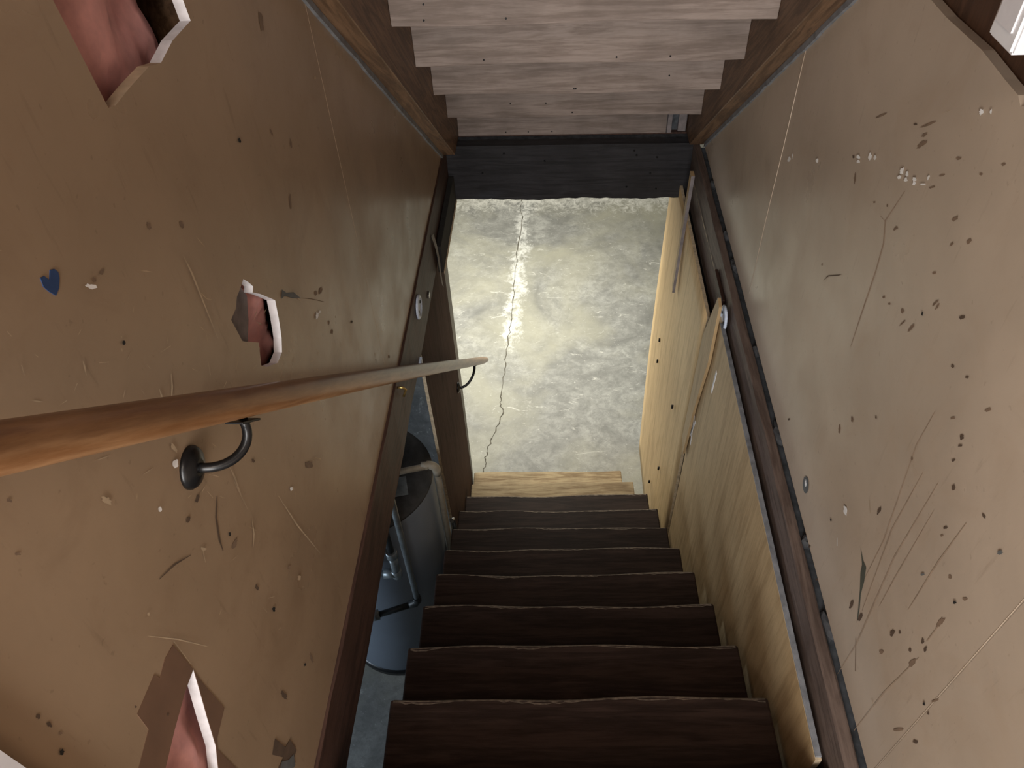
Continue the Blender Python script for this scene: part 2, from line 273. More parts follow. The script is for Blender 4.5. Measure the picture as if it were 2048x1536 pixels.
MARKS_LEFT = [
 ('black', [(0.9825,0.9785),(0.9799,0.9764),(0.9755,0.9771),(0.972,0.9801),(0.9714,0.9836),(0.9739,0.9856),(0.9783,0.985),(0.9818,0.982)]),
 ('brown', [(0.6963,1.032),(0.6945,1.029),(0.6912,1.028),(0.6882,1.032),(0.6874,1.036),(0.6891,1.039),(0.6924,1.039),(0.6954,1.036)]),
 ('brown', [(0.7597,0.9895),(0.7571,0.9858),(0.753,0.9858),(0.7498,0.9896),(0.7494,0.9948),(0.752,0.9985),(0.7561,0.9985),(0.7593,0.9948)]),
 ('brown', [(1.19,1.062),(1.184,1.052),(1.176,1.05),(1.17,1.057),(1.17,1.068),(1.176,1.078),(1.184,1.081),(1.19,1.074)]),
 ('brown', [(1.102,0.803),(1.095,0.7946),(1.089,0.793),(1.087,0.7992),(1.091,0.8094),(1.098,0.8177),(1.104,0.8193),(1.106,0.8132)]),
 ('brown', [(1.174,0.8696),(1.17,0.8637),(1.165,0.8627),(1.163,0.8672),(1.164,0.8745),(1.168,0.8804),(1.172,0.8814),(1.175,0.877)]),
 ('brown', [(1.104,0.9266),(1.105,0.9208),(1.103,0.9193),(1.099,0.923),(1.095,0.9296),(1.095,0.9353),(1.097,0.9368),(1.101,0.9332)]),
 ('pale', [(1.377,0.8914),(1.373,0.8901),(1.368,0.8912),(1.364,0.8941),(1.365,0.897),(1.369,0.8983),(1.374,0.8972),(1.377,0.8944)]),
 ('blue', [(0.5102,1.104),(0.5154,1.102),(0.5184,1.095),(0.5252,1.101),(0.5307,1.098),(0.5328,1.093),(0.5305,1.088),(0.523,1.082),(0.5155,1.08),(0.5109,1.088),(0.508,1.096)]),
 ('white', [(0.5668,1.048),(0.5629,1.049),(0.5575,1.053),(0.5538,1.058),(0.5539,1.061),(0.5577,1.06),(0.563,1.056),(0.5669,1.051)]),
 ('grey', [(0.961,0.7285),(0.9727,0.7116),(1.001,0.6902),(1.021,0.6613),(0.9878,0.6882),(0.9634,0.7131),(0.9482,0.719)]),
 ('black', [(0.5658,0.9762),(0.5636,0.9754),(0.5612,0.9763),(0.5602,0.9785),(0.561,0.9807),(0.5632,0.9815),(0.5655,0.9806),(0.5666,0.9784)]),
 ('brown', [(0.5724,1.052),(0.5697,1.052),(0.5675,1.054),(0.5671,1.056),(0.5686,1.057),(0.5713,1.057),(0.5735,1.055),(0.5739,1.054)]),
 ('brown', [(0.5878,1.05),(0.5843,1.05),(0.582,1.052),(0.582,1.054),(0.5844,1.055),(0.5878,1.054),(0.5902,1.053),(0.5902,1.051)]),
 ('white', [(1.075,0.5734),(1.068,0.573),(1.062,0.5756),(1.061,0.5796),(1.065,0.5827),(1.073,0.5831),(1.079,0.5806),(1.08,0.5765)]),
 ('white', [(0.546,0.8006),(0.541,0.7987),(0.5363,0.8014),(0.5347,0.8069),(0.5369,0.8121),(0.5418,0.814),(0.5465,0.8114),(0.5483,0.8059)]),
 ('pale', [(0.5568,0.8199),(0.5556,0.8141),(0.5527,0.8134),(0.5497,0.8182),(0.5484,0.8255),(0.5496,0.8311),(0.5524,0.8318),(0.5554,0.8272)]),
 ('pale', [(0.5004,1.013),(0.4976,1.008),(0.4946,1),(0.4954,0.9999),(0.4998,1.007),(0.5012,1.013)]),
 ('pale', [(0.609,0.8882),(0.5992,0.8767),(0.5874,0.8659),(0.5884,0.8648),(0.602,0.8738),(0.61,0.8872)]),
 ('pale', [(0.4798,1.005),(0.4687,1.002),(0.4691,1.002),(0.4803,1.004)]),
 ('pale', [(0.5516,0.9207),(0.5523,0.9123),(0.5533,0.9118),(0.5526,0.9202)]),
 ('pale', [(0.5779,0.8947),(0.5747,0.8857),(0.5761,0.8778),(0.5771,0.8772),(0.5777,0.8836),(0.5789,0.8939)]),
 ('pale', [(0.687,0.8334),(0.6786,0.8154),(0.6799,0.8142),(0.6884,0.8323)]),
 ('pale', [(0.7069,0.7749),(0.6871,0.7765),(0.688,0.775),(0.7078,0.7733)]),
 ('pale', [(0.5179,0.9936),(0.5302,0.9828),(0.5305,0.9833),(0.5183,0.9941)]),
 ('pale', [(0.4385,1.069),(0.4347,1.06),(0.4353,1.06),(0.4391,1.068)]),
 ('pale', [(0.5785,0.9334),(0.5807,0.9238),(0.5817,0.9234),(0.5795,0.933)]),
 ('pale', [(0.5303,0.9434),(0.5219,0.9401),(0.5225,0.9392),(0.531,0.9425)]),
 ('pale', [(0.6502,0.8549),(0.6603,0.8378),(0.6613,0.8377),(0.6512,0.8548)]),
 ('pale', [(0.4458,1.1),(0.4471,1.093),(0.4477,1.093),(0.4464,1.1)]),
 ('pale', [(0.4565,1.064),(0.4582,1.059),(0.4589,1.059),(0.4571,1.064)]),
 ('pale', [(0.6103,0.9202),(0.6315,0.9104),(0.6314,0.9113),(0.6102,0.9211)]),
 ('pale', [(0.5654,0.9862),(0.5626,0.9854),(0.5632,0.9846),(0.5661,0.9853)]),
 ('pale', [(0.5564,0.9774),(0.5545,0.9746),(0.5553,0.9739),(0.5573,0.9766)]),
 ('pale', [(0.4582,1.005),(0.4455,1.01),(0.4455,1.01),(0.4582,1.004)]),
 ('pale', [(0.7295,0.9649),(0.7307,0.9394),(0.7286,0.8347),(0.7301,0.8337),(0.7346,0.9374),(0.7308,0.9643)]),
 ('pale', [(0.8783,0.395),(0.8933,0.3738),(0.8946,0.3741),(0.8796,0.3953)]),
 ('pale', [(0.585,0.7287),(0.6016,0.7018),(0.6024,0.702),(0.5858,0.7289)]),
 ('pale', [(0.63,0.6955),(0.632,0.6529),(0.6334,0.6517),(0.6314,0.6944)]),
 ('dark', [(0.5807,0.6887),(0.5579,0.6724),(0.5424,0.6429),(0.539,0.622),(0.5401,0.6207),(0.5455,0.6389),(0.5609,0.6683),(0.5817,0.6872)]),
 ('dark', [(0.4867,0.6974),(0.4577,0.725),(0.4265,0.7439),(0.4266,0.7428),(0.4578,0.7218),(0.4867,0.6963)]),
 ('pale', [(0.6225,0.5683),(0.6117,0.5504),(0.598,0.5393),(0.599,0.5375),(0.6148,0.5457),(0.6237,0.5668)]),
 ('pale', [(0.6109,0.5706),(0.6206,0.5461),(0.6217,0.5457),(0.6119,0.5703)]),
 ('pale', [(0.5424,0.4941),(0.5373,0.4813),(0.5384,0.4797),(0.5435,0.4925)]),
 ('pale', [(0.5527,0.4437),(0.5557,0.4202),(0.5569,0.419),(0.5538,0.4426)]),
 ('pale', [(0.6259,0.6631),(0.6253,0.5949),(0.6265,0.5937),(0.627,0.6621)]),
 ('pale', [(0.7117,0.5072),(0.7274,0.4006),(0.7651,0.2477),(0.7669,0.2459),(0.732,0.3964),(0.7132,0.506)]),
 ('pale', [(0.369,0.7229),(0.3963,0.6571),(0.4259,0.5771),(0.4266,0.5773),(0.3978,0.6577),(0.3694,0.7232)]),
 ('pale', [(0.5663,0.727),(0.5574,0.7291),(0.5579,0.7278),(0.5668,0.7257)]),
 ('pale', [(0.5673,0.7169),(0.5708,0.6979),(0.5718,0.6972),(0.5683,0.7163)]),
 ('pale', [(0.5825,0.6857),(0.5922,0.6671),(0.593,0.6671),(0.5833,0.6857)]),
 ('pale', [(0.3911,0.6646),(0.3903,0.6061),(0.3911,0.6053),(0.3918,0.664)]),
 ('pale', [(0.5594,0.3541),(0.5685,0.3454),(0.5682,0.3474),(0.559,0.3561)]),
 ('pale', [(0.4799,0.5733),(0.4719,0.5733),(0.4724,0.5718),(0.4805,0.5718)]),
 ('pale', [(0.5736,0.4309),(0.589,0.4073),(0.5894,0.4083),(0.5739,0.4319)]),
 ('pale', [(0.5005,0.6567),(0.5082,0.6752),(0.5074,0.6763),(0.4997,0.6579)]),
 ('white', [(0.4861,0.7944),(0.4836,0.7941),(0.4807,0.7966),(0.4792,0.8004),(0.4799,0.8032),(0.4824,0.8035),(0.4852,0.8011),(0.4868,0.7973)]),
 ('pale', [(0.4322,0.8796),(0.4283,0.8833),(0.4252,0.8907),(0.4246,0.8975),(0.4268,0.8998),(0.4306,0.8963),(0.4338,0.889),(0.4345,0.882)]),
 ('white', [(0.7602,0.4604),(0.757,0.4603),(0.7531,0.4637),(0.7509,0.4687),(0.7515,0.4723),(0.7546,0.4724),(0.7585,0.469),(0.7608,0.464)]),
 ('black', [(0.5691,0.6172),(0.5667,0.6166),(0.5643,0.6184),(0.5634,0.6216),(0.5644,0.6243),(0.5667,0.6249),(0.5691,0.6231),(0.5701,0.6199)]),
 ('black', [(0.5764,0.3906),(0.5731,0.3903),(0.5697,0.3942),(0.5681,0.3998),(0.5693,0.4039),(0.5726,0.4042),(0.576,0.4004),(0.5776,0.3948)]),
 ('black', [(0.2277,0.7836),(0.2253,0.7837),(0.2237,0.7862),(0.2239,0.7895),(0.2257,0.7918),(0.2281,0.7917),(0.2297,0.7892),(0.2295,0.7859)]),
 ('dark', [(0.2394,0.8373),(0.2377,0.8371),(0.2361,0.8392),(0.2357,0.8423),(0.2366,0.8446),(0.2383,0.8448),(0.2398,0.8428),(0.2403,0.8397)]),
 ('dark', [(0.2386,0.8165),(0.237,0.8185),(0.2363,0.8222),(0.2368,0.8255),(0.2382,0.8264),(0.2398,0.8245),(0.2405,0.8207),(0.2401,0.8174)]),
 ('brown', [(0.2401,0.7968),(0.239,0.7969),(0.2379,0.7987),(0.2375,0.8012),(0.2379,0.8028),(0.239,0.8027),(0.2401,0.8009),(0.2405,0.7985)]),
 ('dark', [(0.5677,0.4755),(0.5657,0.4719),(0.5624,0.4736),(0.5598,0.4796),(0.5595,0.4864),(0.5614,0.4899),(0.5647,0.4883),(0.5672,0.4823)]),
 ('dark', [(0.5006,0.2468),(0.4996,0.2342),(0.4962,0.2333),(0.4925,0.2445),(0.4906,0.2609),(0.4915,0.273),(0.4948,0.274),(0.4986,0.2632)]),
 ('dark', [(0.5483,0.7266),(0.5425,0.7268),(0.5388,0.7294),(0.5391,0.733),(0.5434,0.7353),(0.5492,0.7352),(0.553,0.7325),(0.5526,0.7289)]),
 ('dark', [(0.5159,0.7275),(0.5117,0.7289),(0.5084,0.7328),(0.5081,0.7368),(0.5107,0.7386),(0.515,0.7372),(0.5182,0.7334),(0.5186,0.7293)]),
 ('brown', [(0.5702,0.5885),(0.5621,0.5909),(0.557,0.5958),(0.5578,0.6004),(0.564,0.6021),(0.5721,0.5999),(0.5774,0.595),(0.5766,0.5902)]),
 ('pale', [(0.3887,0.7352),(0.3871,0.7349),(0.3856,0.7365),(0.385,0.739),(0.3857,0.7409),(0.3873,0.7412),(0.3888,0.7396),(0.3894,0.7371)]),
 ('pale', [(0.6764,0.3146),(0.6715,0.3167),(0.6666,0.3234),(0.6645,0.3306),(0.6664,0.3343),(0.6712,0.3322),(0.6761,0.3256),(0.6783,0.3183)]),
 ('pale', [(0.5143,0.6648),(0.5113,0.6669),(0.5074,0.673),(0.5047,0.6795),(0.5049,0.6827),(0.5077,0.6807),(0.5117,0.6747),(0.5144,0.6681)]),
 ('dark', [(0.306,0.6888),(0.3049,0.6888),(0.3039,0.6903),(0.3035,0.6924),(0.304,0.694),(0.3051,0.694),(0.3061,0.6925),(0.3065,0.6904)]),
 ('dark', [(0.3269,0.6136),(0.3257,0.6137),(0.3245,0.6155),(0.324,0.618),(0.3246,0.6197),(0.3258,0.6197),(0.327,0.6179),(0.3274,0.6154)]),
 ('black', [(0.5791,0.1826),(0.5765,0.1825),(0.5739,0.186),(0.5727,0.1909),(0.5738,0.1945),(0.5764,0.1946),(0.5791,0.1912),(0.5802,0.1862)]),
 ('brown', [(0.6066,0.1507),(0.603,0.1422),(0.599,0.1431),(0.597,0.153),(0.5982,0.1658),(0.6018,0.1742),(0.6057,0.1733),(0.6077,0.1637)]),
 ('brown', [(0.3518,0.997),(0.3504,0.9977),(0.349,1),(0.3484,1.003),(0.349,1.004),(0.3505,1.003),(0.3519,1.001),(0.3524,0.9983)]),
 ('brown', [(0.327,0.9575),(0.3255,0.9578),(0.3234,0.9603),(0.3221,0.9633),(0.3222,0.9652),(0.3236,0.9648),(0.3257,0.9624),(0.327,0.9594)]),
 ('brown', [(0.6619,0.3736),(0.6581,0.3748),(0.6545,0.3792),(0.6533,0.3841),(0.655,0.3867),(0.6588,0.3856),(0.6624,0.3812),(0.6637,0.3762)]),
 ('paper', [(0.3883,0.6612),(0.3898,0.5946),(0.3881,0.5686),(0.3912,0.4685),(0.3521,0.4621),(0.3433,0.4496),(0.346,0.364),(0.2591,0.6386),(0.2978,0.6474),(0.3007,0.6821),(0.3458,0.678),(0.3484,0.6636),(0.3673,0.6677)]),
 ('dark', [(0.43,0.2447),(0.4371,0.1863),(0.4542,0.1717),(0.4535,0.1251),(0.4331,0.1314),(0.4193,0.1372),(0.4001,0.1977),(0.4219,0.1835),(0.4076,0.2396)]),
 ('grey', [(0.4424,0.138),(0.4324,0.1149),(0.4244,0.1228),(0.4033,0.1892),(0.4141,0.1879),(0.4265,0.157)]),
 ('white', [(1.072,0.576),(1.067,0.5735),(1.062,0.5751),(1.06,0.5798),(1.062,0.5849),(1.067,0.5873),(1.072,0.5858),(1.074,0.5811)]),
 ('white', [(1.089,0.571),(1.087,0.5702),(1.083,0.5717),(1.081,0.5747),(1.082,0.5775),(1.085,0.5784),(1.088,0.5769),(1.09,0.5738)]),
 ('dark', [(1.253,0.4036),(1.249,0.4035),(1.243,0.4071),(1.239,0.4122),(1.239,0.4159),(1.243,0.4161),(1.248,0.4126),(1.253,0.4074)]),
 ('brown', [(1.129,0.5885),(1.12,0.5899),(1.111,0.5948),(1.109,0.6003),(1.114,0.6032),(1.123,0.6019),(1.132,0.597),(1.135,0.5915)]),
 ('brown', [(1.102,0.6059),(1.097,0.6048),(1.091,0.6076),(1.088,0.6126),(1.089,0.6169),(1.093,0.618),(1.099,0.6152),(1.103,0.6102)]),
 ('brown', [(1.129,0.4864),(1.124,0.4849),(1.118,0.4878),(1.114,0.4933),(1.116,0.4983),(1.121,0.4997),(1.127,0.4969),(1.13,0.4914)]),
 ('dark', [(0.6938,0.6219),(0.6932,0.6187),(0.6907,0.6191),(0.6879,0.6229),(0.6864,0.6279),(0.687,0.6311),(0.6895,0.6307),(0.6923,0.6269)]),
 ('brown', [(0.8604,0.3986),(0.8515,0.4014),(0.8379,0.4155),(0.8276,0.4321),(0.8265,0.4418),(0.8349,0.4393),(0.8483,0.4258),(0.859,0.4088)]),
 ('pale', [(0.8949,0.372),(0.8907,0.3767),(0.8826,0.3881),(0.8755,0.3993),(0.8734,0.4039),(0.8775,0.3993),(0.8855,0.3882),(0.8928,0.3768)]),
 ('pale', [(0.7674,0.4522),(0.7635,0.454),(0.7571,0.4612),(0.752,0.4696),(0.7512,0.4742),(0.755,0.4725),(0.7614,0.4654),(0.7665,0.457)]),
 ('brown', [(1.123,0.515),(1.119,0.5139),(1.115,0.516),(1.113,0.52),(1.113,0.5236),(1.117,0.5247),(1.122,0.5227),(1.124,0.5187)]),
 ('brown', [(1.469,0.0901),(1.464,0.0894),(1.458,0.0931),(1.454,0.0991),(1.455,0.1039),(1.46,0.1047),(1.466,0.1011),(1.47,0.095)]),
 ('pale', [(0.6313,0.6899),(0.6293,0.6596),(0.6269,0.6289),(0.6277,0.6281),(0.6315,0.6575),(0.6321,0.6892)]),
 ('pale', [(0.7634,0.446),(0.7567,0.4336),(0.7578,0.4323),(0.7645,0.4446)]),
 ('pale', [(0.582,0.7425),(0.6011,0.7022),(0.6017,0.7021),(0.5826,0.7425)]),
 ('brown', [(1.019,0.6626),(1.065,0.6219),(1.122,0.5681),(1.123,0.5682),(1.067,0.6223),(1.019,0.6628)]),
]
MARKS_RIGHT = [
 ('chip', [(1.694,0.5291),(1.696,0.5219),(1.704,0.5153),(1.714,0.5132),(1.718,0.5169),(1.716,0.5241),(1.708,0.5307),(1.699,0.5327)]),
 ('chip', [(1.683,0.5443),(1.682,0.539),(1.685,0.5351),(1.69,0.535),(1.694,0.5387),(1.695,0.5441),(1.692,0.548),(1.687,0.5481)]),
 ('chip', [(1.514,0.6292),(1.514,0.6249),(1.518,0.6203),(1.526,0.6181),(1.531,0.6196),(1.532,0.6239),(1.527,0.6285),(1.52,0.6307)]),
 ('chip', [(1.312,0.7517),(1.313,0.7481),(1.319,0.7435),(1.327,0.7403),(1.332,0.7406),(1.331,0.7442),(1.325,0.7489),(1.317,0.752)]),
 ('chip', [(1.307,0.7451),(1.308,0.7421),(1.313,0.738),(1.32,0.7353),(1.324,0.7355),(1.323,0.7386),(1.318,0.7426),(1.311,0.7453)]),
 ('chip', [(1.266,0.778),(1.266,0.7724),(1.272,0.7675),(1.279,0.7662),(1.283,0.7694),(1.283,0.7751),(1.278,0.78),(1.27,0.7812)]),
 ('chip', [(1.247,0.787),(1.248,0.783),(1.252,0.7795),(1.257,0.7785),(1.26,0.7807),(1.26,0.7847),(1.255,0.7882),(1.25,0.7892)]),
 ('chip', [(1.134,0.827),(1.134,0.8217),(1.139,0.8171),(1.146,0.8159),(1.15,0.8188),(1.149,0.8242),(1.144,0.8287),(1.138,0.8299)]),
 ('chip', [(1.136,0.8147),(1.137,0.8112),(1.142,0.8076),(1.147,0.806),(1.151,0.8075),(1.149,0.8111),(1.145,0.8147),(1.139,0.8162)]),
 ('chip', [(1.116,0.8319),(1.116,0.8278),(1.12,0.8244),(1.124,0.8237),(1.127,0.8261),(1.127,0.8302),(1.123,0.8336),(1.119,0.8343)]),
 ('chip', [(1.113,0.8235),(1.113,0.8201),(1.117,0.8168),(1.123,0.8155),(1.125,0.817),(1.125,0.8205),(1.121,0.8238),(1.115,0.825)]),
 ('chip', [(1.086,0.8406),(1.087,0.8369),(1.091,0.8329),(1.097,0.831),(1.101,0.8324),(1.101,0.8362),(1.096,0.8401),(1.09,0.842)]),
 ('chip', [(1.083,0.8357),(1.083,0.8331),(1.087,0.8298),(1.092,0.8277),(1.095,0.8281),(1.095,0.8307),(1.091,0.8341),(1.086,0.8361)]),
 ('chip', [(1.054,0.8521),(1.055,0.8496),(1.061,0.8453),(1.068,0.8417),(1.072,0.8409),(1.07,0.8434),(1.064,0.8477),(1.057,0.8513)]),
 ('chip', [(1.051,0.8644),(1.052,0.8601),(1.054,0.8575),(1.057,0.8582),(1.058,0.8617),(1.057,0.866),(1.055,0.8686),(1.052,0.8679)]),
 ('chip', [(0.9833,1.002),(0.9836,0.998),(0.987,0.9952),(0.9914,0.995),(0.9943,0.9975),(0.9939,1.001),(0.9906,1.004),(0.9861,1.004)]),
 ('chip', [(0.9644,1.012),(0.9642,1.009),(0.9659,1.007),(0.9685,1.007),(0.9704,1.01),(0.9706,1.012),(0.9689,1.014),(0.9663,1.014)]),
 ('brown', [(1.101,0.8993),(1.1,0.8955),(1.106,0.8858),(1.117,0.8755),(1.125,0.8709),(1.127,0.8749),(1.12,0.8849),(1.109,0.895)]),
 ('brown', [(1.109,0.9067),(1.108,0.9046),(1.111,0.8992),(1.118,0.8937),(1.123,0.8913),(1.125,0.8935),(1.121,0.899),(1.114,0.9045)]),
 ('brown', [(1.095,0.9322),(1.1,0.9274),(1.113,0.916),(1.129,0.9047),(1.137,0.9001),(1.132,0.9053),(1.118,0.917),(1.103,0.928)]),
 ('brown', [(1.267,0.86),(1.27,0.8556),(1.283,0.8452),(1.298,0.8347),(1.306,0.8304),(1.302,0.8351),(1.289,0.8457),(1.274,0.856)]),
 ('dark', [(1.149,0.9005),(1.149,0.8987),(1.153,0.8957),(1.158,0.8933),(1.161,0.8929),(1.161,0.8948),(1.157,0.8978),(1.152,0.9001)]),
 ('brown', [(1.308,0.7102),(1.304,0.7016),(1.305,0.6967),(1.31,0.6982),(1.316,0.7054),(1.32,0.714),(1.319,0.719),(1.314,0.7174)]),
 ('dark', [(1.341,0.7354),(1.341,0.7328),(1.344,0.7298),(1.349,0.7281),(1.353,0.7288),(1.353,0.7315),(1.349,0.7345),(1.344,0.7361)]),
 ('brown', [(0.9396,0.8711),(0.9382,0.8686),(0.9414,0.8624),(0.9472,0.8561),(0.9524,0.8533),(0.9538,0.8558),(0.9505,0.8621),(0.9446,0.8684)]),
 ('brown', [(0.9254,0.8382),(0.9239,0.8371),(0.9245,0.8332),(0.927,0.8288),(0.9299,0.8265),(0.9315,0.8276),(0.9308,0.8316),(0.9283,0.836)]),
 ('brown', [(0.8894,0.8684),(0.8876,0.8669),(0.8887,0.8621),(0.8921,0.857),(0.8959,0.8544),(0.8977,0.8559),(0.8965,0.8607),(0.8931,0.8659)]),
 ('brown', [(1.092,0.7499),(1.09,0.7482),(1.093,0.7429),(1.098,0.7372),(1.103,0.7343),(1.104,0.7361),(1.102,0.7414),(1.097,0.7471)]),
 ('brown', [(0.9358,0.7773),(0.9347,0.7758),(0.9364,0.7722),(0.94,0.7685),(0.9434,0.7669),(0.9445,0.7684),(0.9427,0.7721),(0.9391,0.7758)]),
 ('brown', [(1.048,0.6396),(1.046,0.6389),(1.046,0.6358),(1.05,0.632),(1.054,0.6298),(1.056,0.6304),(1.055,0.6336),(1.052,0.6374)]),
 ('brown', [(0.9733,0.6698),(0.9726,0.666),(0.9757,0.6615),(0.9808,0.659),(0.985,0.6598),(0.9857,0.6636),(0.9825,0.6681),(0.9774,0.6706)]),
 ('black', [(0.9197,0.7097),(0.9189,0.707),(0.92,0.7047),(0.9224,0.7042),(0.9247,0.7058),(0.9255,0.7085),(0.9244,0.7108),(0.922,0.7112)]),
 ('brown', [(0.8988,0.7565),(0.8983,0.7535),(0.9011,0.7454),(0.9054,0.7367),(0.9089,0.7326),(0.9093,0.7356),(0.9065,0.7439),(0.9022,0.7525)]),
 ('brown', [(0.8939,0.7515),(0.8924,0.75),(0.8929,0.7448),(0.895,0.7389),(0.8975,0.7357),(0.899,0.7372),(0.8985,0.7425),(0.8964,0.7484)]),
 ('dark', [(0.8258,0.7857),(0.8246,0.7833),(0.8271,0.7784),(0.8319,0.7739),(0.8363,0.7725),(0.8375,0.775),(0.835,0.7799),(0.8301,0.7844)]),
 ('brown', [(0.9323,0.6778),(0.9307,0.6754),(0.9324,0.6674),(0.9364,0.6584),(0.9404,0.6538),(0.942,0.6562),(0.9403,0.6644),(0.9363,0.6733)]),
 ('brown', [(0.9595,0.6631),(0.9595,0.6601),(0.9626,0.6519),(0.967,0.643),(0.9702,0.6389),(0.9702,0.642),(0.967,0.6504),(0.9626,0.6591)]),
 ('brown', [(0.9913,0.9309),(0.9916,0.9285),(0.9959,0.9247),(1.002,0.9215),(1.006,0.921),(1.005,0.9234),(1.001,0.9272),(0.9952,0.9303)]),
 ('brown', [(0.9276,0.9437),(0.928,0.942),(0.9307,0.9397),(0.9344,0.9382),(0.9367,0.9383),(0.9363,0.9401),(0.9335,0.9424),(0.9299,0.9438)]),
 ('brown', [(1.016,0.8911),(1.016,0.889),(1.021,0.8848),(1.027,0.8809),(1.03,0.8797),(1.03,0.8819),(1.025,0.8861),(1.019,0.8899)]),
 ('brown', [(1.028,0.8645),(1.029,0.8622),(1.034,0.8573),(1.04,0.8526),(1.044,0.8509),(1.043,0.8532),(1.038,0.8582),(1.032,0.8629)]),
 ('brown', [(1.197,0.7288),(1.198,0.7268),(1.201,0.724),(1.205,0.7219),(1.208,0.7219),(1.207,0.7239),(1.204,0.7268),(1.2,0.7288)]),
 ('brown', [(1.149,0.753),(1.148,0.7508),(1.15,0.7489),(1.152,0.7483),(1.155,0.7494),(1.156,0.7515),(1.155,0.7535),(1.152,0.7541)]),
 ('brown', [(1.337,0.4881),(1.336,0.4856),(1.337,0.4831),(1.341,0.4821),(1.343,0.4832),(1.344,0.4858),(1.343,0.4883),(1.34,0.4892)]),
 ('brown', [(1.022,0.6452),(1.021,0.6442),(1.022,0.6415),(1.025,0.6385),(1.028,0.6371),(1.029,0.6381),(1.028,0.6409),(1.025,0.6438)]),
 ('brown', [(0.8923,0.9799),(0.8912,0.9787),(0.8925,0.9762),(0.8955,0.9738),(0.8984,0.973),(0.8995,0.9743),(0.8982,0.9768),(0.8952,0.9791)]),
 ('faint', [(1.113,0.8037),(1.132,0.7544),(1.143,0.7273),(1.121,0.6964),(1.112,0.6436),(1.107,0.5585),(1.099,0.4669),(1.098,0.4681),(1.103,0.5613),(1.108,0.6461),(1.117,0.6988),(1.139,0.7295),(1.129,0.7557),(1.111,0.8041)]),
 ('faint', [(1.163,0.7223),(1.141,0.727),(1.14,0.728),(1.162,0.7233)]),
 ('dark', [(1.307,0.4688),(1.29,0.4931),(1.244,0.5308),(1.234,0.541),(1.234,0.5412),(1.246,0.5316),(1.293,0.4933),(1.308,0.4684)]),
 ('pale', [(1.094,0.9434),(1.067,0.963),(1.068,0.9632),(1.094,0.9436)]),
 ('white', [(0.8802,0.2478),(0.8749,0.2413),(0.8757,0.2338),(0.8824,0.2295),(0.891,0.2311),(0.8965,0.2376),(0.8955,0.2452),(0.8888,0.2494)]),
 ('black', [(0.914,0.1652),(0.9134,0.1621),(0.9151,0.1578),(0.9183,0.1547),(0.9211,0.1548),(0.9217,0.158),(0.9199,0.1623),(0.9167,0.1653)]),
 ('dark', [(0.7921,0.3718),(0.793,0.3623),(0.7959,0.3558),(0.7992,0.3562),(0.8009,0.3633),(0.8,0.3729),(0.7971,0.3792),(0.7938,0.3788)]),
 ('dark', [(0.7079,0.6683),(0.7074,0.6639),(0.7095,0.6598),(0.713,0.6583),(0.716,0.6604),(0.7165,0.6648),(0.7144,0.6689),(0.7108,0.6703)]),
 ('dark', [(0.7024,0.6588),(0.7025,0.6565),(0.7049,0.6517),(0.7083,0.6471),(0.7106,0.6455),(0.7105,0.6478),(0.708,0.6526),(0.7046,0.6572)]),
 ('dark', [(0.7004,0.6304),(0.6997,0.6285),(0.7012,0.624),(0.704,0.6194),(0.7065,0.6175),(0.7072,0.6194),(0.7057,0.6239),(0.7029,0.6285)]),
 ('dark', [(0.6718,0.6015),(0.6717,0.5971),(0.6741,0.5929),(0.6774,0.5913),(0.6798,0.5933),(0.6798,0.5977),(0.6774,0.602),(0.6741,0.6035)]),
 ('dark', [(0.6013,0.6377),(0.5979,0.6372),(0.5971,0.6349),(0.5995,0.6322),(0.6035,0.6307),(0.607,0.6312),(0.6077,0.6335),(0.6053,0.6362)]),
 ('dark', [(0.6442,0.5459),(0.6435,0.5435),(0.6453,0.5384),(0.6484,0.5336),(0.6511,0.5319),(0.6517,0.5343),(0.6499,0.5395),(0.6468,0.5443)]),
 ('brown', [(0.6426,0.5282),(0.6421,0.5264),(0.6434,0.5223),(0.6456,0.5182),(0.6476,0.5166),(0.648,0.5184),(0.6467,0.5225),(0.6445,0.5266)]),
 ('grey', [(0.5446,0.6404),(0.5435,0.6377),(0.5449,0.6323),(0.548,0.6274),(0.551,0.6258),(0.5521,0.6286),(0.5507,0.634),(0.5476,0.6389)]),
 ('black', [(0.5537,0.4948),(0.5531,0.4921),(0.5543,0.4882),(0.5567,0.4854),(0.5588,0.4854),(0.5594,0.4881),(0.5582,0.4919),(0.5558,0.4947)]),
 ('dark', [(0.6144,0.2773),(0.6143,0.2685),(0.6172,0.2606),(0.6215,0.2581),(0.6245,0.2627),(0.6245,0.2715),(0.6215,0.2794),(0.6173,0.2817)]),
 ('dark', [(0.605,0.3011),(0.6041,0.2982),(0.6051,0.2943),(0.6074,0.2916),(0.6096,0.2917),(0.6105,0.2946),(0.6096,0.2985),(0.6073,0.3012)]),
 ('dark', [(0.5584,0.3662),(0.5574,0.3615),(0.5585,0.3569),(0.5612,0.355),(0.5637,0.357),(0.5647,0.3617),(0.5635,0.3663),(0.5609,0.3681)]),
 ('dark', [(0.568,0.3171),(0.5662,0.3146),(0.5668,0.3103),(0.5693,0.3067),(0.5723,0.3059),(0.5741,0.3085),(0.5736,0.3128),(0.571,0.3164)]),
 ('dark', [(0.5455,0.3656),(0.5447,0.3602),(0.5459,0.3554),(0.5485,0.3541),(0.5509,0.3569),(0.5517,0.3624),(0.5504,0.3671),(0.5479,0.3684)]),
 ('brown', [(0.6117,0.2156),(0.6106,0.2105),(0.6128,0.2029),(0.6169,0.197),(0.6206,0.1965),(0.6217,0.2016),(0.6195,0.2093),(0.6154,0.2151)]),
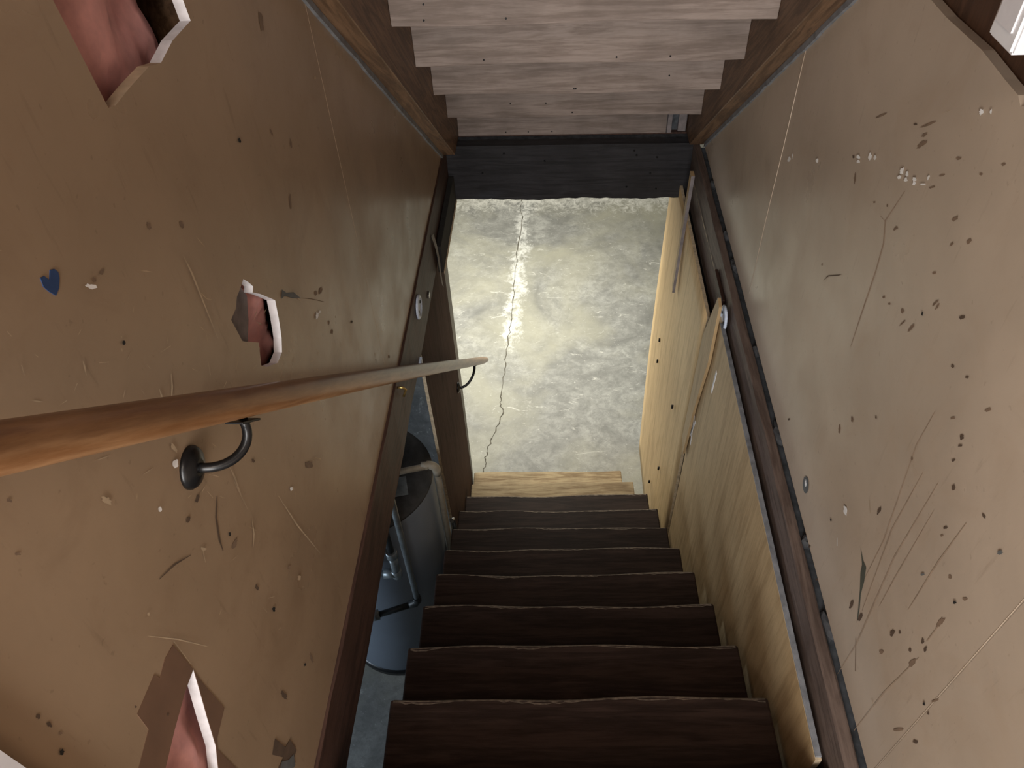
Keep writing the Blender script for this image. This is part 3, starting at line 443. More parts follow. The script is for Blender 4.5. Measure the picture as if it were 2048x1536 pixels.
 ('black', [(0.4881,0.3061),(0.4869,0.3033),(0.4874,0.2996),(0.4894,0.2972),(0.4915,0.2975),(0.4927,0.3004),(0.4922,0.3041),(0.4903,0.3065)]),
 ('dark', [(0.4735,0.3074),(0.4725,0.3047),(0.473,0.3011),(0.4748,0.2987),(0.4767,0.2988),(0.4777,0.3015),(0.4772,0.3051),(0.4754,0.3075)]),
 ('dark', [(0.4542,0.2421),(0.4545,0.2366),(0.4574,0.2276),(0.4614,0.2204),(0.464,0.2193),(0.4638,0.2249),(0.4608,0.2339),(0.4568,0.241)]),
 ('dark', [(0.7353,0.148),(0.7352,0.1364),(0.7382,0.1272),(0.7426,0.126),(0.7457,0.1336),(0.7458,0.1453),(0.7427,0.1543),(0.7384,0.1554)]),
 ('dark', [(0.6989,0.1699),(0.6993,0.1566),(0.7023,0.1472),(0.7062,0.1474),(0.7087,0.1571),(0.7082,0.1704),(0.7052,0.1796),(0.7013,0.1793)]),
 ('brown', [(0.5558,0.4489),(0.5523,0.4469),(0.5512,0.4363),(0.5531,0.4229),(0.5569,0.4147),(0.5605,0.4167),(0.5616,0.4277),(0.5596,0.441)]),
 ('brown', [(0.5522,0.3214),(0.5485,0.3201),(0.5472,0.3093),(0.5492,0.2953),(0.5533,0.2861),(0.5571,0.2874),(0.5584,0.2984),(0.5563,0.3125)]),
 ('brown', [(0.5864,0.5067),(0.5855,0.5034),(0.587,0.4989),(0.5899,0.4958),(0.5927,0.4959),(0.5935,0.4992),(0.592,0.5037),(0.5891,0.5068)]),
 ('grey', [(0.6312,0.44),(0.6306,0.4376),(0.6322,0.4318),(0.6351,0.4259),(0.6377,0.4235),(0.6382,0.426),(0.6366,0.4318),(0.6337,0.4377)]),
 ('dark', [(0.7965,0.7168),(0.7972,0.7133),(0.7999,0.7102),(0.8031,0.7093),(0.8048,0.7112),(0.8041,0.7148),(0.8014,0.7179),(0.7982,0.7187)]),
 ('dark', [(0.7598,0.735),(0.7591,0.7334),(0.7606,0.7302),(0.7633,0.7272),(0.7656,0.7261),(0.7663,0.7277),(0.7648,0.7309),(0.7621,0.7339)]),
 ('brown', [(0.6916,0.7452),(0.6911,0.7426),(0.6936,0.737),(0.6977,0.7316),(0.701,0.7296),(0.7015,0.7322),(0.699,0.738),(0.6949,0.7433)]),
 ('brown', [(0.7816,0.5292),(0.7806,0.5265),(0.782,0.5232),(0.7847,0.5213),(0.7874,0.5219),(0.7883,0.5247),(0.7869,0.528),(0.7841,0.5298)]),
 ('brown', [(0.7426,0.6705),(0.7429,0.6679),(0.7461,0.6626),(0.7504,0.6578),(0.7532,0.6562),(0.7529,0.6589),(0.7497,0.6643),(0.7454,0.6691)]),
 ('brown', [(1.018,0.3266),(1.015,0.3188),(1.016,0.313),(1.021,0.3126),(1.026,0.318),(1.029,0.3259),(1.028,0.3316),(1.024,0.3319)]),
 ('dark', [(0.9481,0.0131),(0.9471,0.0092),(0.949,0.0039),(0.9527,0.0003),(0.956,0.0005),(0.957,0.0044),(0.9551,0.0097),(0.9514,0.0133)]),
 ('dark', [(0.9195,0.4718),(0.9186,0.4693),(0.9197,0.4665),(0.9223,0.465),(0.9248,0.4658),(0.9258,0.4683),(0.9246,0.4711),(0.922,0.4725)]),
 ('dark', [(1.25,0.0932),(1.25,0.0898),(1.254,0.0845),(1.258,0.0805),(1.262,0.0802),(1.262,0.0838),(1.258,0.089),(1.254,0.0929)]),
 ('brown', [(0.9878,0.3897),(0.9856,0.385),(0.9873,0.3801),(0.9919,0.3778),(0.9967,0.3796),(0.9988,0.3844),(0.997,0.3893),(0.9925,0.3915)]),
 ('dark', [(0.8704,0.0072),(0.8702,0.0036),(0.8727,-0.0024),(0.8765,-0.0073),(0.8793,-0.0082),(0.8794,-0.0045),(0.8769,0.0016),(0.8732,0.0064)]),
 ('brown', [(0.4884,0.203),(0.4889,0.1961),(0.4931,0.181),(0.4986,0.1664),(0.5022,0.161),(0.5017,0.1682),(0.4973,0.1836),(0.4919,0.1979)]),
 ('brown', [(0.5432,0.524),(0.5431,0.5205),(0.5455,0.5146),(0.549,0.5097),(0.5516,0.5087),(0.5517,0.5122),(0.5492,0.5182),(0.5457,0.5231)]),
 ('brown', [(0.4775,0.35),(0.4773,0.3463),(0.4791,0.3372),(0.4818,0.328),(0.4838,0.3241),(0.4839,0.3279),(0.4822,0.3371),(0.4795,0.3462)]),
 ('white', [(0.872,0.1655),(0.8603,0.1543),(0.8591,0.1561),(0.8709,0.1672)]),
 ('pale', [(0.8344,0.3466),(0.8148,0.3328),(0.8139,0.3342),(0.8335,0.348)]),
 ('faint', [(0.7894,0.6321),(0.7924,0.55),(0.7512,0.3445),(0.7452,0.228),(0.7442,0.2291),(0.7485,0.3476),(0.7898,0.5521),(0.7885,0.6327)]),
 ('faint', [(0.7474,0.5391),(0.747,0.3844),(0.7085,0.1754),(0.7073,0.1771),(0.7437,0.3878),(0.7463,0.5399)]),
 ('faint', [(0.7075,0.5648),(0.7086,0.3621),(0.6781,0.1084),(0.6774,-0.0242),(0.6761,-0.0224),(0.6746,0.1131),(0.7054,0.3654),(0.7065,0.5656)]),
 ('faint', [(0.6856,0.5271),(0.6823,0.3376),(0.6778,0.2533),(0.6769,0.2543),(0.6798,0.3402),(0.6849,0.5278)]),
 ('faint', [(0.6211,0.5911),(0.625,0.4839),(0.6203,0.3479),(0.6191,0.3492),(0.6219,0.4865),(0.6201,0.5918)]),
 ('faint', [(0.5494,0.3313),(0.5636,0.1647),(0.5649,-0.0153),(0.5636,-0.0135),(0.5603,0.1683),(0.5484,0.3321)]),
 ('faint', [(0.5564,0.4412),(0.5562,0.3729),(0.5541,0.3749),(0.5545,0.4429)]),
 ('brown', [(0.6856,0.1138),(0.6427,0.0692),(0.6413,0.0723),(0.6841,0.1168)]),
 ('pale', [(0.5721,0.112),(0.566,0.1093),(0.5651,0.1119),(0.5713,0.1145)]),
 ('green', [(0.7935,0.2527),(0.7705,0.2463),(0.7545,0.2497),(0.7411,0.2251),(0.7326,0.1963),(0.7128,0.1669),(0.7026,0.1394),(0.7189,0.1657),(0.7405,0.1969),(0.7609,0.2198),(0.7678,0.2368)]),
 ('grey', [(1.053,0.0978),(1.048,0.089),(1.047,0.0781),(1.051,0.0679),(1.059,0.0612),(1.069,0.0599),(1.078,0.0644),(1.083,0.0735),(1.084,0.0846),(1.079,0.0948),(1.071,0.1012),(1.062,0.1023)]),
 ('white', [(1.062,0.091),(1.059,0.0851),(1.06,0.0791),(1.065,0.0765),(1.071,0.0789),(1.074,0.0848),(1.073,0.0908),(1.068,0.0933)]),
]
H1 = [(0.7001,1.29),(0.6997,1.265),(0.7054,1.217),(0.712,1.159),(0.7251,1.155),(0.767,1.156),(0.8172,1.155),(0.8453,1.147),(0.8897,1.154),(0.9511,1.153),(0.949,1.178),(0.9475,1.203),(0.8196,1.261)]
H2 = [(0.8529,0.8342),(0.8653,0.8179),(0.8732,0.8047),(0.866,0.7993),(0.8871,0.779),(0.9272,0.7337),(0.919,0.7034),(0.9064,0.6725),(0.8906,0.6547),(0.8642,0.6564),(0.8275,0.6835),(0.8126,0.7009),(0.8304,0.732),(0.7877,0.774),(0.7855,0.7891),(0.7805,0.8207),(0.8039,0.8212),(0.8173,0.8306),(0.8341,0.8316)]
H3 = [(0.3903,0.5917),(0.3797,0.5603),(0.3618,0.51),(0.3449,0.459),(0.323,0.4256),(0.3061,0.405),(0.2569,0.5736),(0.2793,0.5781),(0.3196,0.5875),(0.3613,0.5934)]
CRACK = [(-0.29,5.692),(-0.298,5.547),(-0.283,5.363),(-0.305,4.95),(-0.308,4.82),(-0.319,4.513),(-0.311,4.338),(-0.328,4.064),(-0.328,3.908),(-0.34,3.71),(-0.341,3.591),(-0.353,3.386),(-0.359,3.32),(-0.343,3.256),(-0.345,3.172),(-0.375,3.049),(-0.409,2.957),(-0.425,2.872),(-0.424,2.816),(-0.426,2.76)]

# ---------------------------------------------------------------- measured plan (metres; camera above the landing)
XL, XR = -0.446, 0.560           # faces of the two stairwell walls
ZF = -2.09                       # basement slab
YH = 2.755                       # face of the header joist
SL, SR = 0.804, 0.805            # slope of the upper flight
def zl(y): return 0.888-SL*(y-1.582)
def zr(y): return 0.914-SR*(y-1.603)

# ---------------------------------------------------------------- basement shell
bm = bmesh.new(); box(bm, -2.8, 2.8, 0.1, 6.3, ZF-.12, ZF)
floor = tag(link('floor', bm, M['concrete']), 'stained grey concrete basement slab at the foot of the stairs', kind='structure')
bm = bmesh.new()
cl = [(x+random.uniform(-.006, .006), y) for x, y in CRACK]
fine = []
for (a, b) in zip(cl, cl[1:]):
    for i in range(4):
        t = i/4; fine.append((a[0]+(b[0]-a[0])*t+random.uniform(-.009, .009), a[1]+(b[1]-a[1])*t))
fine.append(cl[-1])
for a, b in zip(fine, fine[1:]):
    wa, wb = random.uniform(.0012, .0045), random.uniform(.0012, .0045)
    bm.faces.new([bm.verts.new(p) for p in ((a[0]-wa, a[1], ZF+.0012), (a[0]+wa, a[1], ZF+.0012), (b[0]+wb, b[1], ZF+.0012), (b[0]-wb, b[1], ZF+.0012))])
tag(link('crack', bm, M['crack'], floor), 'thin dark crack running across the slab')
for nm, e in (('wall_basement_back', (-2.8, 2.8, 6.2, 6.4, ZF, -.02)), ('wall_basement_left', (-3.0, -2.8, .1, 6.4, ZF, -.02)), ('wall_basement_right', (2.8, 3.0, .1, 6.4, ZF, -.02)), ('wall_basement_partition', (-2.8, -.482, 2.62, 2.72, ZF, -.02)), ('wall_basement_front', (-2.8, 2.8, -.1, .1, ZF, -.02))):
    bm = bmesh.new(); box(bm, *e); tag(link(nm, bm, M['concwall']), 'bare concrete basement wall', kind='structure')
bm = bmesh.new(); box(bm, .532, .72, .56, 2.98, ZF, -.226); tag(link('stair_gap_backing', bm, M['dark']), 'added dark backing that blacks out the gap behind the right plywood', kind='structure')  # added behind the plywood so the gap stays black
bm = bmesh.new()
for e in ((-3, -.60, -1.4, 6.4), (.70, 3, -1.4, 6.4), (-.60, .70, 2.84, 6.4)): box(bm, e[0], e[1], e[2], e[3], -.02, -.001)
tag(link('ceiling', bm, M['joist']), 'dark boarded basement ceiling around the stair opening', kind='structure')
bm = bmesh.new(); box(bm, -.60, .70, -1.4, .46, -.13, -.092)
land = tag(link('floor_landing', bm, M['tread']), 'dark landing at the head of the stairs', kind='structure')

# ---------------------------------------------------------------- left wall
bm = bmesh.new(); prism(bm, [(-1.4, 0), (2.83, 0), (2.83, zl(2.83)+.05), (-1.4, 3.4)], -.60, -.565)
wl = tag(link('wall_left', bm, M['darkpanel']), 'scuffed tan painted drywall on the left of the stairwell', kind='structure')
g = .0004
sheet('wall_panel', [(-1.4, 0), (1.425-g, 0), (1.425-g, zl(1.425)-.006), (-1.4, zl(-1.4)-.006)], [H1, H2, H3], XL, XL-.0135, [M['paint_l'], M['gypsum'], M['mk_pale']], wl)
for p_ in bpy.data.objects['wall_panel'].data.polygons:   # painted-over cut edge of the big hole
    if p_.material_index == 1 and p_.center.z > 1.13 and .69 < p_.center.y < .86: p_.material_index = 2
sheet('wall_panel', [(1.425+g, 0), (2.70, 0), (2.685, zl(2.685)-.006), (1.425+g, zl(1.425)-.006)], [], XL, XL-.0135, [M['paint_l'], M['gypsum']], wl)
bm = bmesh.new(); prism(bm, [(1.412, 0), (1.438, 0), (1.438, zl(1.438)-.01), (1.412, zl(1.412)-.01)], XL-.001, XL+.0003)
link('joint_tape', bm, M['paint_l'], wl)
for y in (-.9, -.1, 1.04, 1.43, 1.85, 2.3):
    bm = bmesh.new(); box(bm, -.56, XL-.014, y-.019, y+.019, 0, min(zl(y)-.03, 2.6)); link('stud', bm, M['stringer'], wl)
def marks(lst, x, sgn, parent):
    by = {}
    for c, p in lst: by.setdefault(c, []).append(p)
    for c, ps in by.items():
        if c == 'blue':
            bm = bmesh.new(); prism(bm, ps[0], x, x+sgn*.0008); tag(link('heart_mark', bm, M['mk_blue'], parent), 'small blue heart painted on the wall'); continue
        if c == 'paper':
            sheet('torn_paper_patch', ps[0], [H3], x+sgn*.0006, x-sgn*.0002, [M['paper'], M['paper']], parent)['label'] = 'torn brown paper around the low hole'
            continue
        bm = bmesh.new()
        lift = .0004+.00022*['faint', 'brown', 'dark', 'green', 'grey', 'pale', 'black', 'white', 'chip'].index(c)
        for i, p in enumerate(ps):
            ar = abs(sum(p[k][0]*p[(k+1) % len(p)][1]-p[(k+1) % len(p)][0]*p[k][1] for k in range(len(p))))/2
            pe = sum(math.dist(p[k], p[(k+1) % len(p)]) for k in range(len(p)))
            if len(p) == 8 and pe*pe < 45*ar:   # spots: ragged outline instead of a clean oval
                cy_ = sum(q[0] for q in p)/8; cz_ = sum(q[1] for q in p)/8; out = []
                for k in range(16):
                    q0, q1 = p[k//2], p[(k//2+1) % 8]; t = .5*(k % 2); f = random.uniform(.62, 1.12)
                    out.append((cy_+f*(q0[0]+(q1[0]-q0[0])*t-cy_), cz_+f*(q0[1]+(q1[1]-q0[1])*t-cz_)))
                p = out
            vs_ = [bm.verts.new((x+sgn*(lift+.00002*(i % 9)), a, b)) for a, b in p]; f = bm.faces.new(vs_)
            f.normal_update(); bmesh.ops.triangulate(bm, faces=[f])
        tag(link({'white': 'paint_chips', 'chip': 'paint_chips', 'pale': 'scratches', 'faint': 'scuff_streaks', 'grey': 'putty_marks', 'black': 'nail_holes', 'green': 'gouge'}.get(c, 'scuff_marks'), bm, M['mk_'+c], parent), kind='stuff')
marks(MARKS_LEFT, XL, 1, wl)
# random fine scratches where hands brush the wall beside the rail
bm = bmesh.new()
for _ in range(150):
    y = random.uniform(.40, 1.9); z = 1.13-.93*(y-.30)+random.gauss(.03, .16)
    if z < .03 or z > zl(y)-.05: continue
    a = random.uniform(0, math.pi); l = random.uniform(.004, .016); wd = .0006
    d = Vector((math.cos(a), math.sin(a))); n = Vector((-d.y, d.x))*wd
    bm.faces.new([bm.verts.new((XL+.0006, y+p[0], z+p[1])) for p in (d*l, n, -d*l, -n)])
tag(link('scratches', bm, M['mk_pale'], wl), kind='stuff')
bm = bmesh.new(); prism(bm, [(-.02, 0), (.196, 0), (.196, 2.0), (-.02, 2.1)], XL-.001, XL+.012)
tag(link('trim_1', bm, M['trimwhite']), 'white painted door casing at the near end of the left wall', kind='structure')
# insulation lumps behind the holes
def batt(label, y0, y1, z0, z1, seed, xo=-.474):
    rnd = random.Random(seed); bm = bmesh.new(); n = 26; vv = []
    blobs = [(rnd.uniform(y0, y1), rnd.uniform(z0, z1), rnd.uniform(.02, .055), rnd.uniform(-.022, .022)) for _ in range(26)]
    for i in range(n+1):
        row = []
        for j in range(n+1):
            y = y0+(y1-y0)*i/n; z = z0+(z1-z0)*j/n; d = 0
            for by, bz, br, ba in blobs: d += ba*math.exp(-((y-by)**2+(z-bz)**2)/br**2)
            d += rnd.uniform(-.0018, .0018)
            row.append(bm.verts.new((max(-.545, min(-.4635, xo+d)), y, z)))
        vv.append(row)
    for i in range(n):
        for j in range(n):
            f = bm.faces.new((vv[i][j], vv[i+1][j], vv[i+1][j+1], vv[i][j+1])); f.smooth = True
    ex = bmesh.ops.extrude_face_region(bm, geom=bm.faces[:])
    for v in ex['geom']:
        if isinstance(v, bmesh.types.BMVert): v.co.x = -.563
    return tag(link('insulation_batt', bm, M['pink']), label, 'insulation', 'insulation behind the left wall')
batt('pink fibreglass insulation showing through the big corner hole at upper left', .66, .93, 1.09, 1.32, 3, -.482)
batt('pink fibreglass insulation bulging inside the small ragged hole above the handrail', .765, .94, .63, .86, 4, -.476)
batt('pink fibreglass insulation behind the pointed low hole under the handrail', .22, .41, .36, .62, 9, -.474)
bm = bmesh.new(); prism(bm, [(.780, .815), (.825, .822), (.860, .822), (.8724, .7873), (.8512, .7586), (.8219, .7349), (.79, .745)], XL-.0165, XL-.0140)
tag(link('torn_flap', bm, M['greywood'], wl), 'grey torn paper flap folded into the hole')

# ---------------------------------------------------------------- right wall
bm = bmesh.new(); prism(bm, [(-1.4, 0), (2.83, 0), (2.83, zr(2.83)+.05), (-1.4, 3.4)], .578, .70)
wr = tag(link('wall_right', bm, M['darkpanel']), 'tan painted drywall on the right of the stairwell, chipped along the middle', kind='structure')
yt = 1.603-(1.052-.914)/SR
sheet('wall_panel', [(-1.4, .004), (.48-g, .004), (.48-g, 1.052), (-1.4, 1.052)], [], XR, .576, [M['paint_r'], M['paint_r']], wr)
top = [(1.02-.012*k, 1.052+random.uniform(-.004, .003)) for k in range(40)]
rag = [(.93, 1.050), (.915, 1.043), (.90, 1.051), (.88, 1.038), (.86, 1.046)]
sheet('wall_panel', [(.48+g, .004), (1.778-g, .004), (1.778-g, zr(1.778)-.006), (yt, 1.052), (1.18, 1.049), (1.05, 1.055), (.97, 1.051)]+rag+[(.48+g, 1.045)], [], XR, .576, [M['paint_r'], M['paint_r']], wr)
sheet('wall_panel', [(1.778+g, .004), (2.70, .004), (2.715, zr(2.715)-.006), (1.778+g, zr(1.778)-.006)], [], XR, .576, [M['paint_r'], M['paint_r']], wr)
bm = bmesh.new(); tube(bm, [(XR, 1.778, .05), (XR, 1.782, .30), (XR, 1.776, .52), (XR, 1.778, .765)], .0014, 6); link('joint_bead', bm, M['paint_r'], wr)
bm = bmesh.new(); tube(bm, [(XR, .482, .01), (XR, .482, 1.04)], .0004, 6); link('joint_bead', bm, M['paint_r'], wr)
marks(MARKS_RIGHT, XR, -1, wr)
for x0, x1, fz, par in ((XL, XL+.007, zl, wl), (XR-.007, XR, zr, wr)):
    bm = bmesh.new(); n = 40; pts = []
    for i in range(n+1):
        y = (.3 if fz is zl else yt)+(2.70-(.3 if fz is zl else yt))*i/n; pts.append((y, fz(y)-.001))
    low = [(y, z-.014-random.uniform(0, .006)) for y, z in pts]
    for i in range(n): prism(bm, [pts[i], pts[i+1], low[i+1], low[i]], x0, x1)
    bmesh.ops.remove_doubles(bm, verts=bm.verts[:], dist=1e-5)
    link('caulk_bead', bm, M['caulk'], par)  # bead carries the blue-grey highlight line along the trim
# white plastic box above the right panel
wb = tag(empty('wall_box', (.52, .82, 1.14)), 'white plastic box on the dark panelling at the top right corner', 'wall box')
def child(name, bm, mat, par, smooth=False):
    o = link(name, bm, mat, None, smooth); o.parent = par; o.matrix_parent_inverse = par.matrix_basis.inverted(); return o
bm = bmesh.new(); prism(bm, [(.448, .786), (.576, .786), (.576, .866), (.468, .860), (.448, .842)], 1.160, 1.32, 'z'); 
bmesh.ops.bevel(bm, geom=bm.edges[:], offset=.003, segments=2, affect='EDGES'); child('case', bm, M['white'], wb)
bm = bmesh.new(); prism(bm, [(.446, 1.178), (.446, 1.310), (.4495, 1.310), (.4495, 1.178)], .797, .834, 'y'); child('cover', bm, M['trimwhite'], wb)

# ---------------------------------------------------------------- floor framing round the opening
def rough(bm, amp, cuts, seed=1, ax=2, zmin=None):
    rnd = random.Random(seed)
    bmesh.ops.subdivide_edges(bm, edges=[e for e in bm.edges if e.calc_length() > .5], cuts=cuts, use_grid_fill=True)
    for v in bm.verts: v.co[ax] += rnd.uniform(-amp, amp)
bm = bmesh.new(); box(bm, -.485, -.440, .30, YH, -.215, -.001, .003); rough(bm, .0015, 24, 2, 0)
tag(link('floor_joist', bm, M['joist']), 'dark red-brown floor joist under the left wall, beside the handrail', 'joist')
bm = bmesh.new(); box(bm, -.438, -.418, 2.27, YH-.002, -.246, -.13, .002)
b2 = tag(link('blocking_board', bm, M['dark']), 'board nailed to the left joist next to the header, its shade painted near-black', 'board')  # shade on this board is put into its near-black colour
bm = bmesh.new(); box(bm, -.4175, -.4145, 2.27, YH-.004, -.250, -.238); link('board_edge', bm, M['plyedge'], b2)
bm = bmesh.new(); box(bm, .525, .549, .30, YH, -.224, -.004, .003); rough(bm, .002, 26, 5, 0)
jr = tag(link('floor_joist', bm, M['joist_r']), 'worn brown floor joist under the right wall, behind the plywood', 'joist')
bm = bmesh.new(); rnd = random.Random(11); n = 30; ys = [1.92+i*(2.66-1.92)/n for i in range(n+1)]
for a, b in zip(ys, ys[1:]):
    za, zb = -.085-.02*(a-1.92), -.085-.02*(b-1.92); wa = rnd.uniform(.001, .007)
    bm.faces.new([bm.verts.new(p) for p in ((.5220, a, za), (.5220, b, zb), (.5220, b, zb-wa), (.5220, a, za-wa))])
link('paint_line', bm, M['mk_pale'], jr)
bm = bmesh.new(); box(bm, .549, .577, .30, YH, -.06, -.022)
dl = tag(link('sill_strip', bm, M['ledge_tone']), 'gap between right joist and right wall, its shade and dirt painted dark', 'sill')  # strip coloured dark for the shade and dirt in the gap
rnd = random.Random(5)
for k in range(7):
    y = .75+k*.29+rnd.uniform(-.09, .09); b3 = bmesh.new(); bmesh.ops.create_icosphere(b3, subdivisions=2, radius=1)
    sy = rnd.uniform(.015, .04)
    for v in b3.verts: v.co = Vector((v.co.x*.013, v.co.y*sy, v.co.z*.014))*(1+rnd.uniform(-.25, .25))
    bm = bmesh.new(); merge(bm, b3, 0, Matrix.Translation((.563, y, -.016))); link('mortar_lump', bm, M['mortar'], dl)
# header at the far end with a ragged lower edge
bm = bmesh.new(); rnd = random.Random(3); n = 40; low = [(XL+(XR-.012-XL)*i/n, -.243+rnd.uniform(-.003, .003)+.004*math.sin(i*.35)) for i in range(n+1)]
prism(bm, low+[(XR-.012, -.002), (XL, -.002)], YH, YH+.045, 'y')
hd = tag(link('header_joist', bm, M['header']), 'dark grey-stained header joist across the far end of the stair opening', 'joist')
for x, z in ((-.21, -.035), (-.05, -.07), (.30, -.03), (.31, -.05), (.39, -.06), (.37, -.13), (.40, -.20), (.28, -.19), (-.30, -.12)):
    b3 = bmesh.new(); bmesh.ops.create_cone(b3, cap_ends=True, segments=8, radius1=.004, radius2=.004, depth=.003)
    bm = bmesh.new(); merge(bm, b3, 0, Matrix.Translation((x, YH-.001, z)) @ Matrix.Rotation(math.pi/2, 4, 'X')); link('nail_head', bm, M['black'], hd)
bm = bmesh.new(); box(bm, XL, XR-.02, YH+.045, 2.85, -.05, -.008, .003)
tag(link('ledge_board', bm, M['ledge_tone']), 'blue-grey ledge on top of the header joist, bluish light in its colour', 'board')  # bluish light on the ledge is put into its colour

# ---------------------------------------------------------------- upper flight seen from below
US = tag(empty('staircase', (0.05, 2.85, 0)), 'bare wood underside of the upper stair flight with stacked riser boards', 'staircase')
uy, uz, ur, uh, ux0, ux1 = 1.860, .7954, .2431, .1988, -.393, .505
for k in range(4, -9, -1):
    y = uy+k*ur; z = uz-k*uh
    bm = bmesh.new(); rnd = random.Random(40+k)
    xe0, xe1 = (ux0, ux1)
    if k == 4: xe1 = .425
    box(bm, xe0, xe1, y, y+.019, z, z+uh+.02, .0015)
    if k < 4:
        bmesh.ops.subdivide_edges(bm, edges=[e for e in bm.edges if e.calc_length() > .5], cuts=14, use_grid_fill=True)
        for v in bm.verts:
            if v.co.z < z+.003: v.co.z += .0025*math.sin(v.co.x*9+k*2)+rnd.uniform(-.0006, .0006)
    rs = child('riser', bm, M['riser'], US)
    if k >= 0:
        for _ in range(3):
            x = rnd.uniform(ux0+.05, ux1-.06); zz = z+rnd.choice((.014, .05))
            b3 = bmesh.new(); bmesh.ops.create_cone(b3, cap_ends=True, segments=7, radius1=.0026, radius2=.0026, depth=.002)
            b4 = bmesh.new(); merge(b4, b3, 0, Matrix.Translation((x, y-.0008, zz)) @ Matrix.Rotation(math.pi/2, 4, 'X')); link('nail_head', b4, M['black'], rs)
    bm = bmesh.new(); box(bm, ux0, ux1, y-ur+.02, y+.045, z+uh+.001, z+uh+.026, .003); child('tread', bm, M['riser'], US)
# odd scraps beside the short bottom riser
for e in ((.428, .445, 2.833, 2.85, 0, .16), (.470, .50, 2.835, 2.85, .005, .075)):
    bm = bmesh.new(); box(bm, *e, .001); child('filler_strip', bm, M['greywood'], US)
bm = bmesh.new(); box(bm, .445, .505, 2.86, 2.87, -.002, .2); child('filler_strip', bm, M['ledge_tone'], US)
for x0, x1, fz in ((XL, ux0, zl), (ux1, XR, zr)):
    ye = (1.582+.887/SL) if fz is zl else (1.603+.913/SR)
    bm = bmesh.new(); prism(bm, [(-1.3, fz(-1.3)), (ye, .001), (2.86, .001), (2.86, fz(2.86)+.33), (-1.3, fz(-1.3)+.33)], x0+.0005, x1-.0005)
    bmesh.ops.bevel(bm, geom=[e for e in bm.edges if abs(e.verts[0].co.x-e.verts[1].co.x) < .001], offset=.002, segments=1, affect='EDGES')
    child('stringer', bm, M['stringer'], US)

# ---------------------------------------------------------------- lower flight
at = .0294; px, py = 0.0, 1.5
LS = tag(empty('staircase', (0, py, -1.2), at), 'steep dark-painted cellar stairs descending to the concrete floor', 'staircase')
def lchild(name, bm, mat, par=LS): 
    bmesh.ops.translate(bm, verts=bm.verts[:], vec=(0, -py, 1.2)); return link(name, bm, mat, par)
ty, tz, tr, th, tx0, tx1 = .716, -.2711, .213, .1817, -.4196, .4607
for k in range(-1, 10):
    y = ty+k*tr; z = tz-k*th; rnd = random.Random(70+k)
    x0, x1 = tx0, tx1
    if k == -1: x0, x1 = -.434, .518
    if k == 8: x0, x1 = tx0+.004, .428
    if k == 9: x0, x1 = tx0+.002, .392
    dx0, dx1 = rnd.uniform(-.008, .004), rnd.uniform(-.004, .006)
    if k in (0, 1, 2, 3): dx0 += .012
    bm = bmesh.new(); box(bm, x0+dx0, x1+dx1, y-tr-.012, y, z-.036, z, .006)
    bmesh.ops.subdivide_edges(bm, edges=[e for e in bm.edges if e.calc_length() > .5], cuts=22, use_grid_fill=True)
    for v in bm.verts:
        if v.co.y > y-.008: v.co.y += .0035*math.sin(v.co.x*7+k*1.7)-.002*math.cos(v.co.x*17+k)
        if v.co.z > z-.008: v.co.z -= .004*math.exp(-(v.co.x/.2)**2)*(1 if v.co.y > y-.08 else .3)
    t = lchild('tread', bm, M['tread_pale'] if k >= 8 else M['tread'])
    # bare wood where feet have worn the front edge
    if k < 8:
        bm = bmesh.new(); n = 60; rows = []
        for i in range(n+1):
            x = x0+dx0+.008+(x1-x0+dx1-dx0-.016)*i/n; yy = y+.0035*math.sin(x*7+k*1.7)-.002*math.cos(x*17+k)
            zz = z-.004*math.exp(-(x/.2)**2)
            wd = max(.0012, .0032+.0028*math.sin(i*.33+k)+rnd.uniform(-.0015, .0025))
            rows.append([bm.verts.new(p) for p in ((x, yy-.004-wd, zz+.0004), (x, yy-.0028, zz-.0006), (x, yy+.0006, zz-.0048))])
        for a, b in zip(rows, rows[1:]):
            for j in range(2): bm.faces.new((a[j], b[j], b[j+1], a[j+1]))
        lchild('worn_edge', bm, M['wornedge'], t)
    # riser set back under the nosing
    bm = bmesh.new(); box(bm, x0+.05, x1-.02, y-.042, y-.024, max(ZF, z-th)+.001, z-.037); lchild('riser', bm, M['tread'])
for x in (-.27, .33):
    bm = bmesh.new(); pts = []
    y_a, y_b = ty-tr-.05, ty+9*tr-.05
    za = tz+th-.04-.165; zb = tz-9*th-.04-.14
    prism(bm, [(y_a, za), (y_b, max(zb, ZF)), (y_b-.02, ZF), (y_b-.26, ZF), (y_a, za-.22)], x, x+.038)
    lchild('carriage', bm, M['joist'])

# ---------------------------------------------------------------- boards lining the lower flight
def ply(name, outline, xf, xb, mat, label, cat, group=None, edge='plyedge'):
    return tag(sheet(name, outline, [], xf, xb, [M[mat], M[edge]], None), label, cat, group)
zt0 = -.088
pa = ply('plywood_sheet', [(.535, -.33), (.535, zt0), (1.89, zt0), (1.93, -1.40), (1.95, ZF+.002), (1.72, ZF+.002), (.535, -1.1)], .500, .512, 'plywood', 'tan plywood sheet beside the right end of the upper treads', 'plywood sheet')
bm = bmesh.new(); prism(bm, [(1.72, -.22), (1.732, -.22), (1.740, -.32), (1.728, -.32)], .4985, .5); link('white_chip', bm, M['mk_white'], pa)
for (ya, za, yb, zb) in ((1.855, -.60, 1.89, -.72), (1.885, -.60, 1.862, -.74)):
    bm = bmesh.new(); prism(bm, [(ya-.004, za), (ya+.004, za), (yb+.004, zb), (yb-.004, zb)], .4985, .5); link('chalk_stroke', bm, M['mk_white'], pa)
bm = bmesh.new(); box(bm, .5005, .5125, .54, 1.80, zt0-.0005, zt0+.004, .001); link('top_edge', bm, M['caulk'], pa)
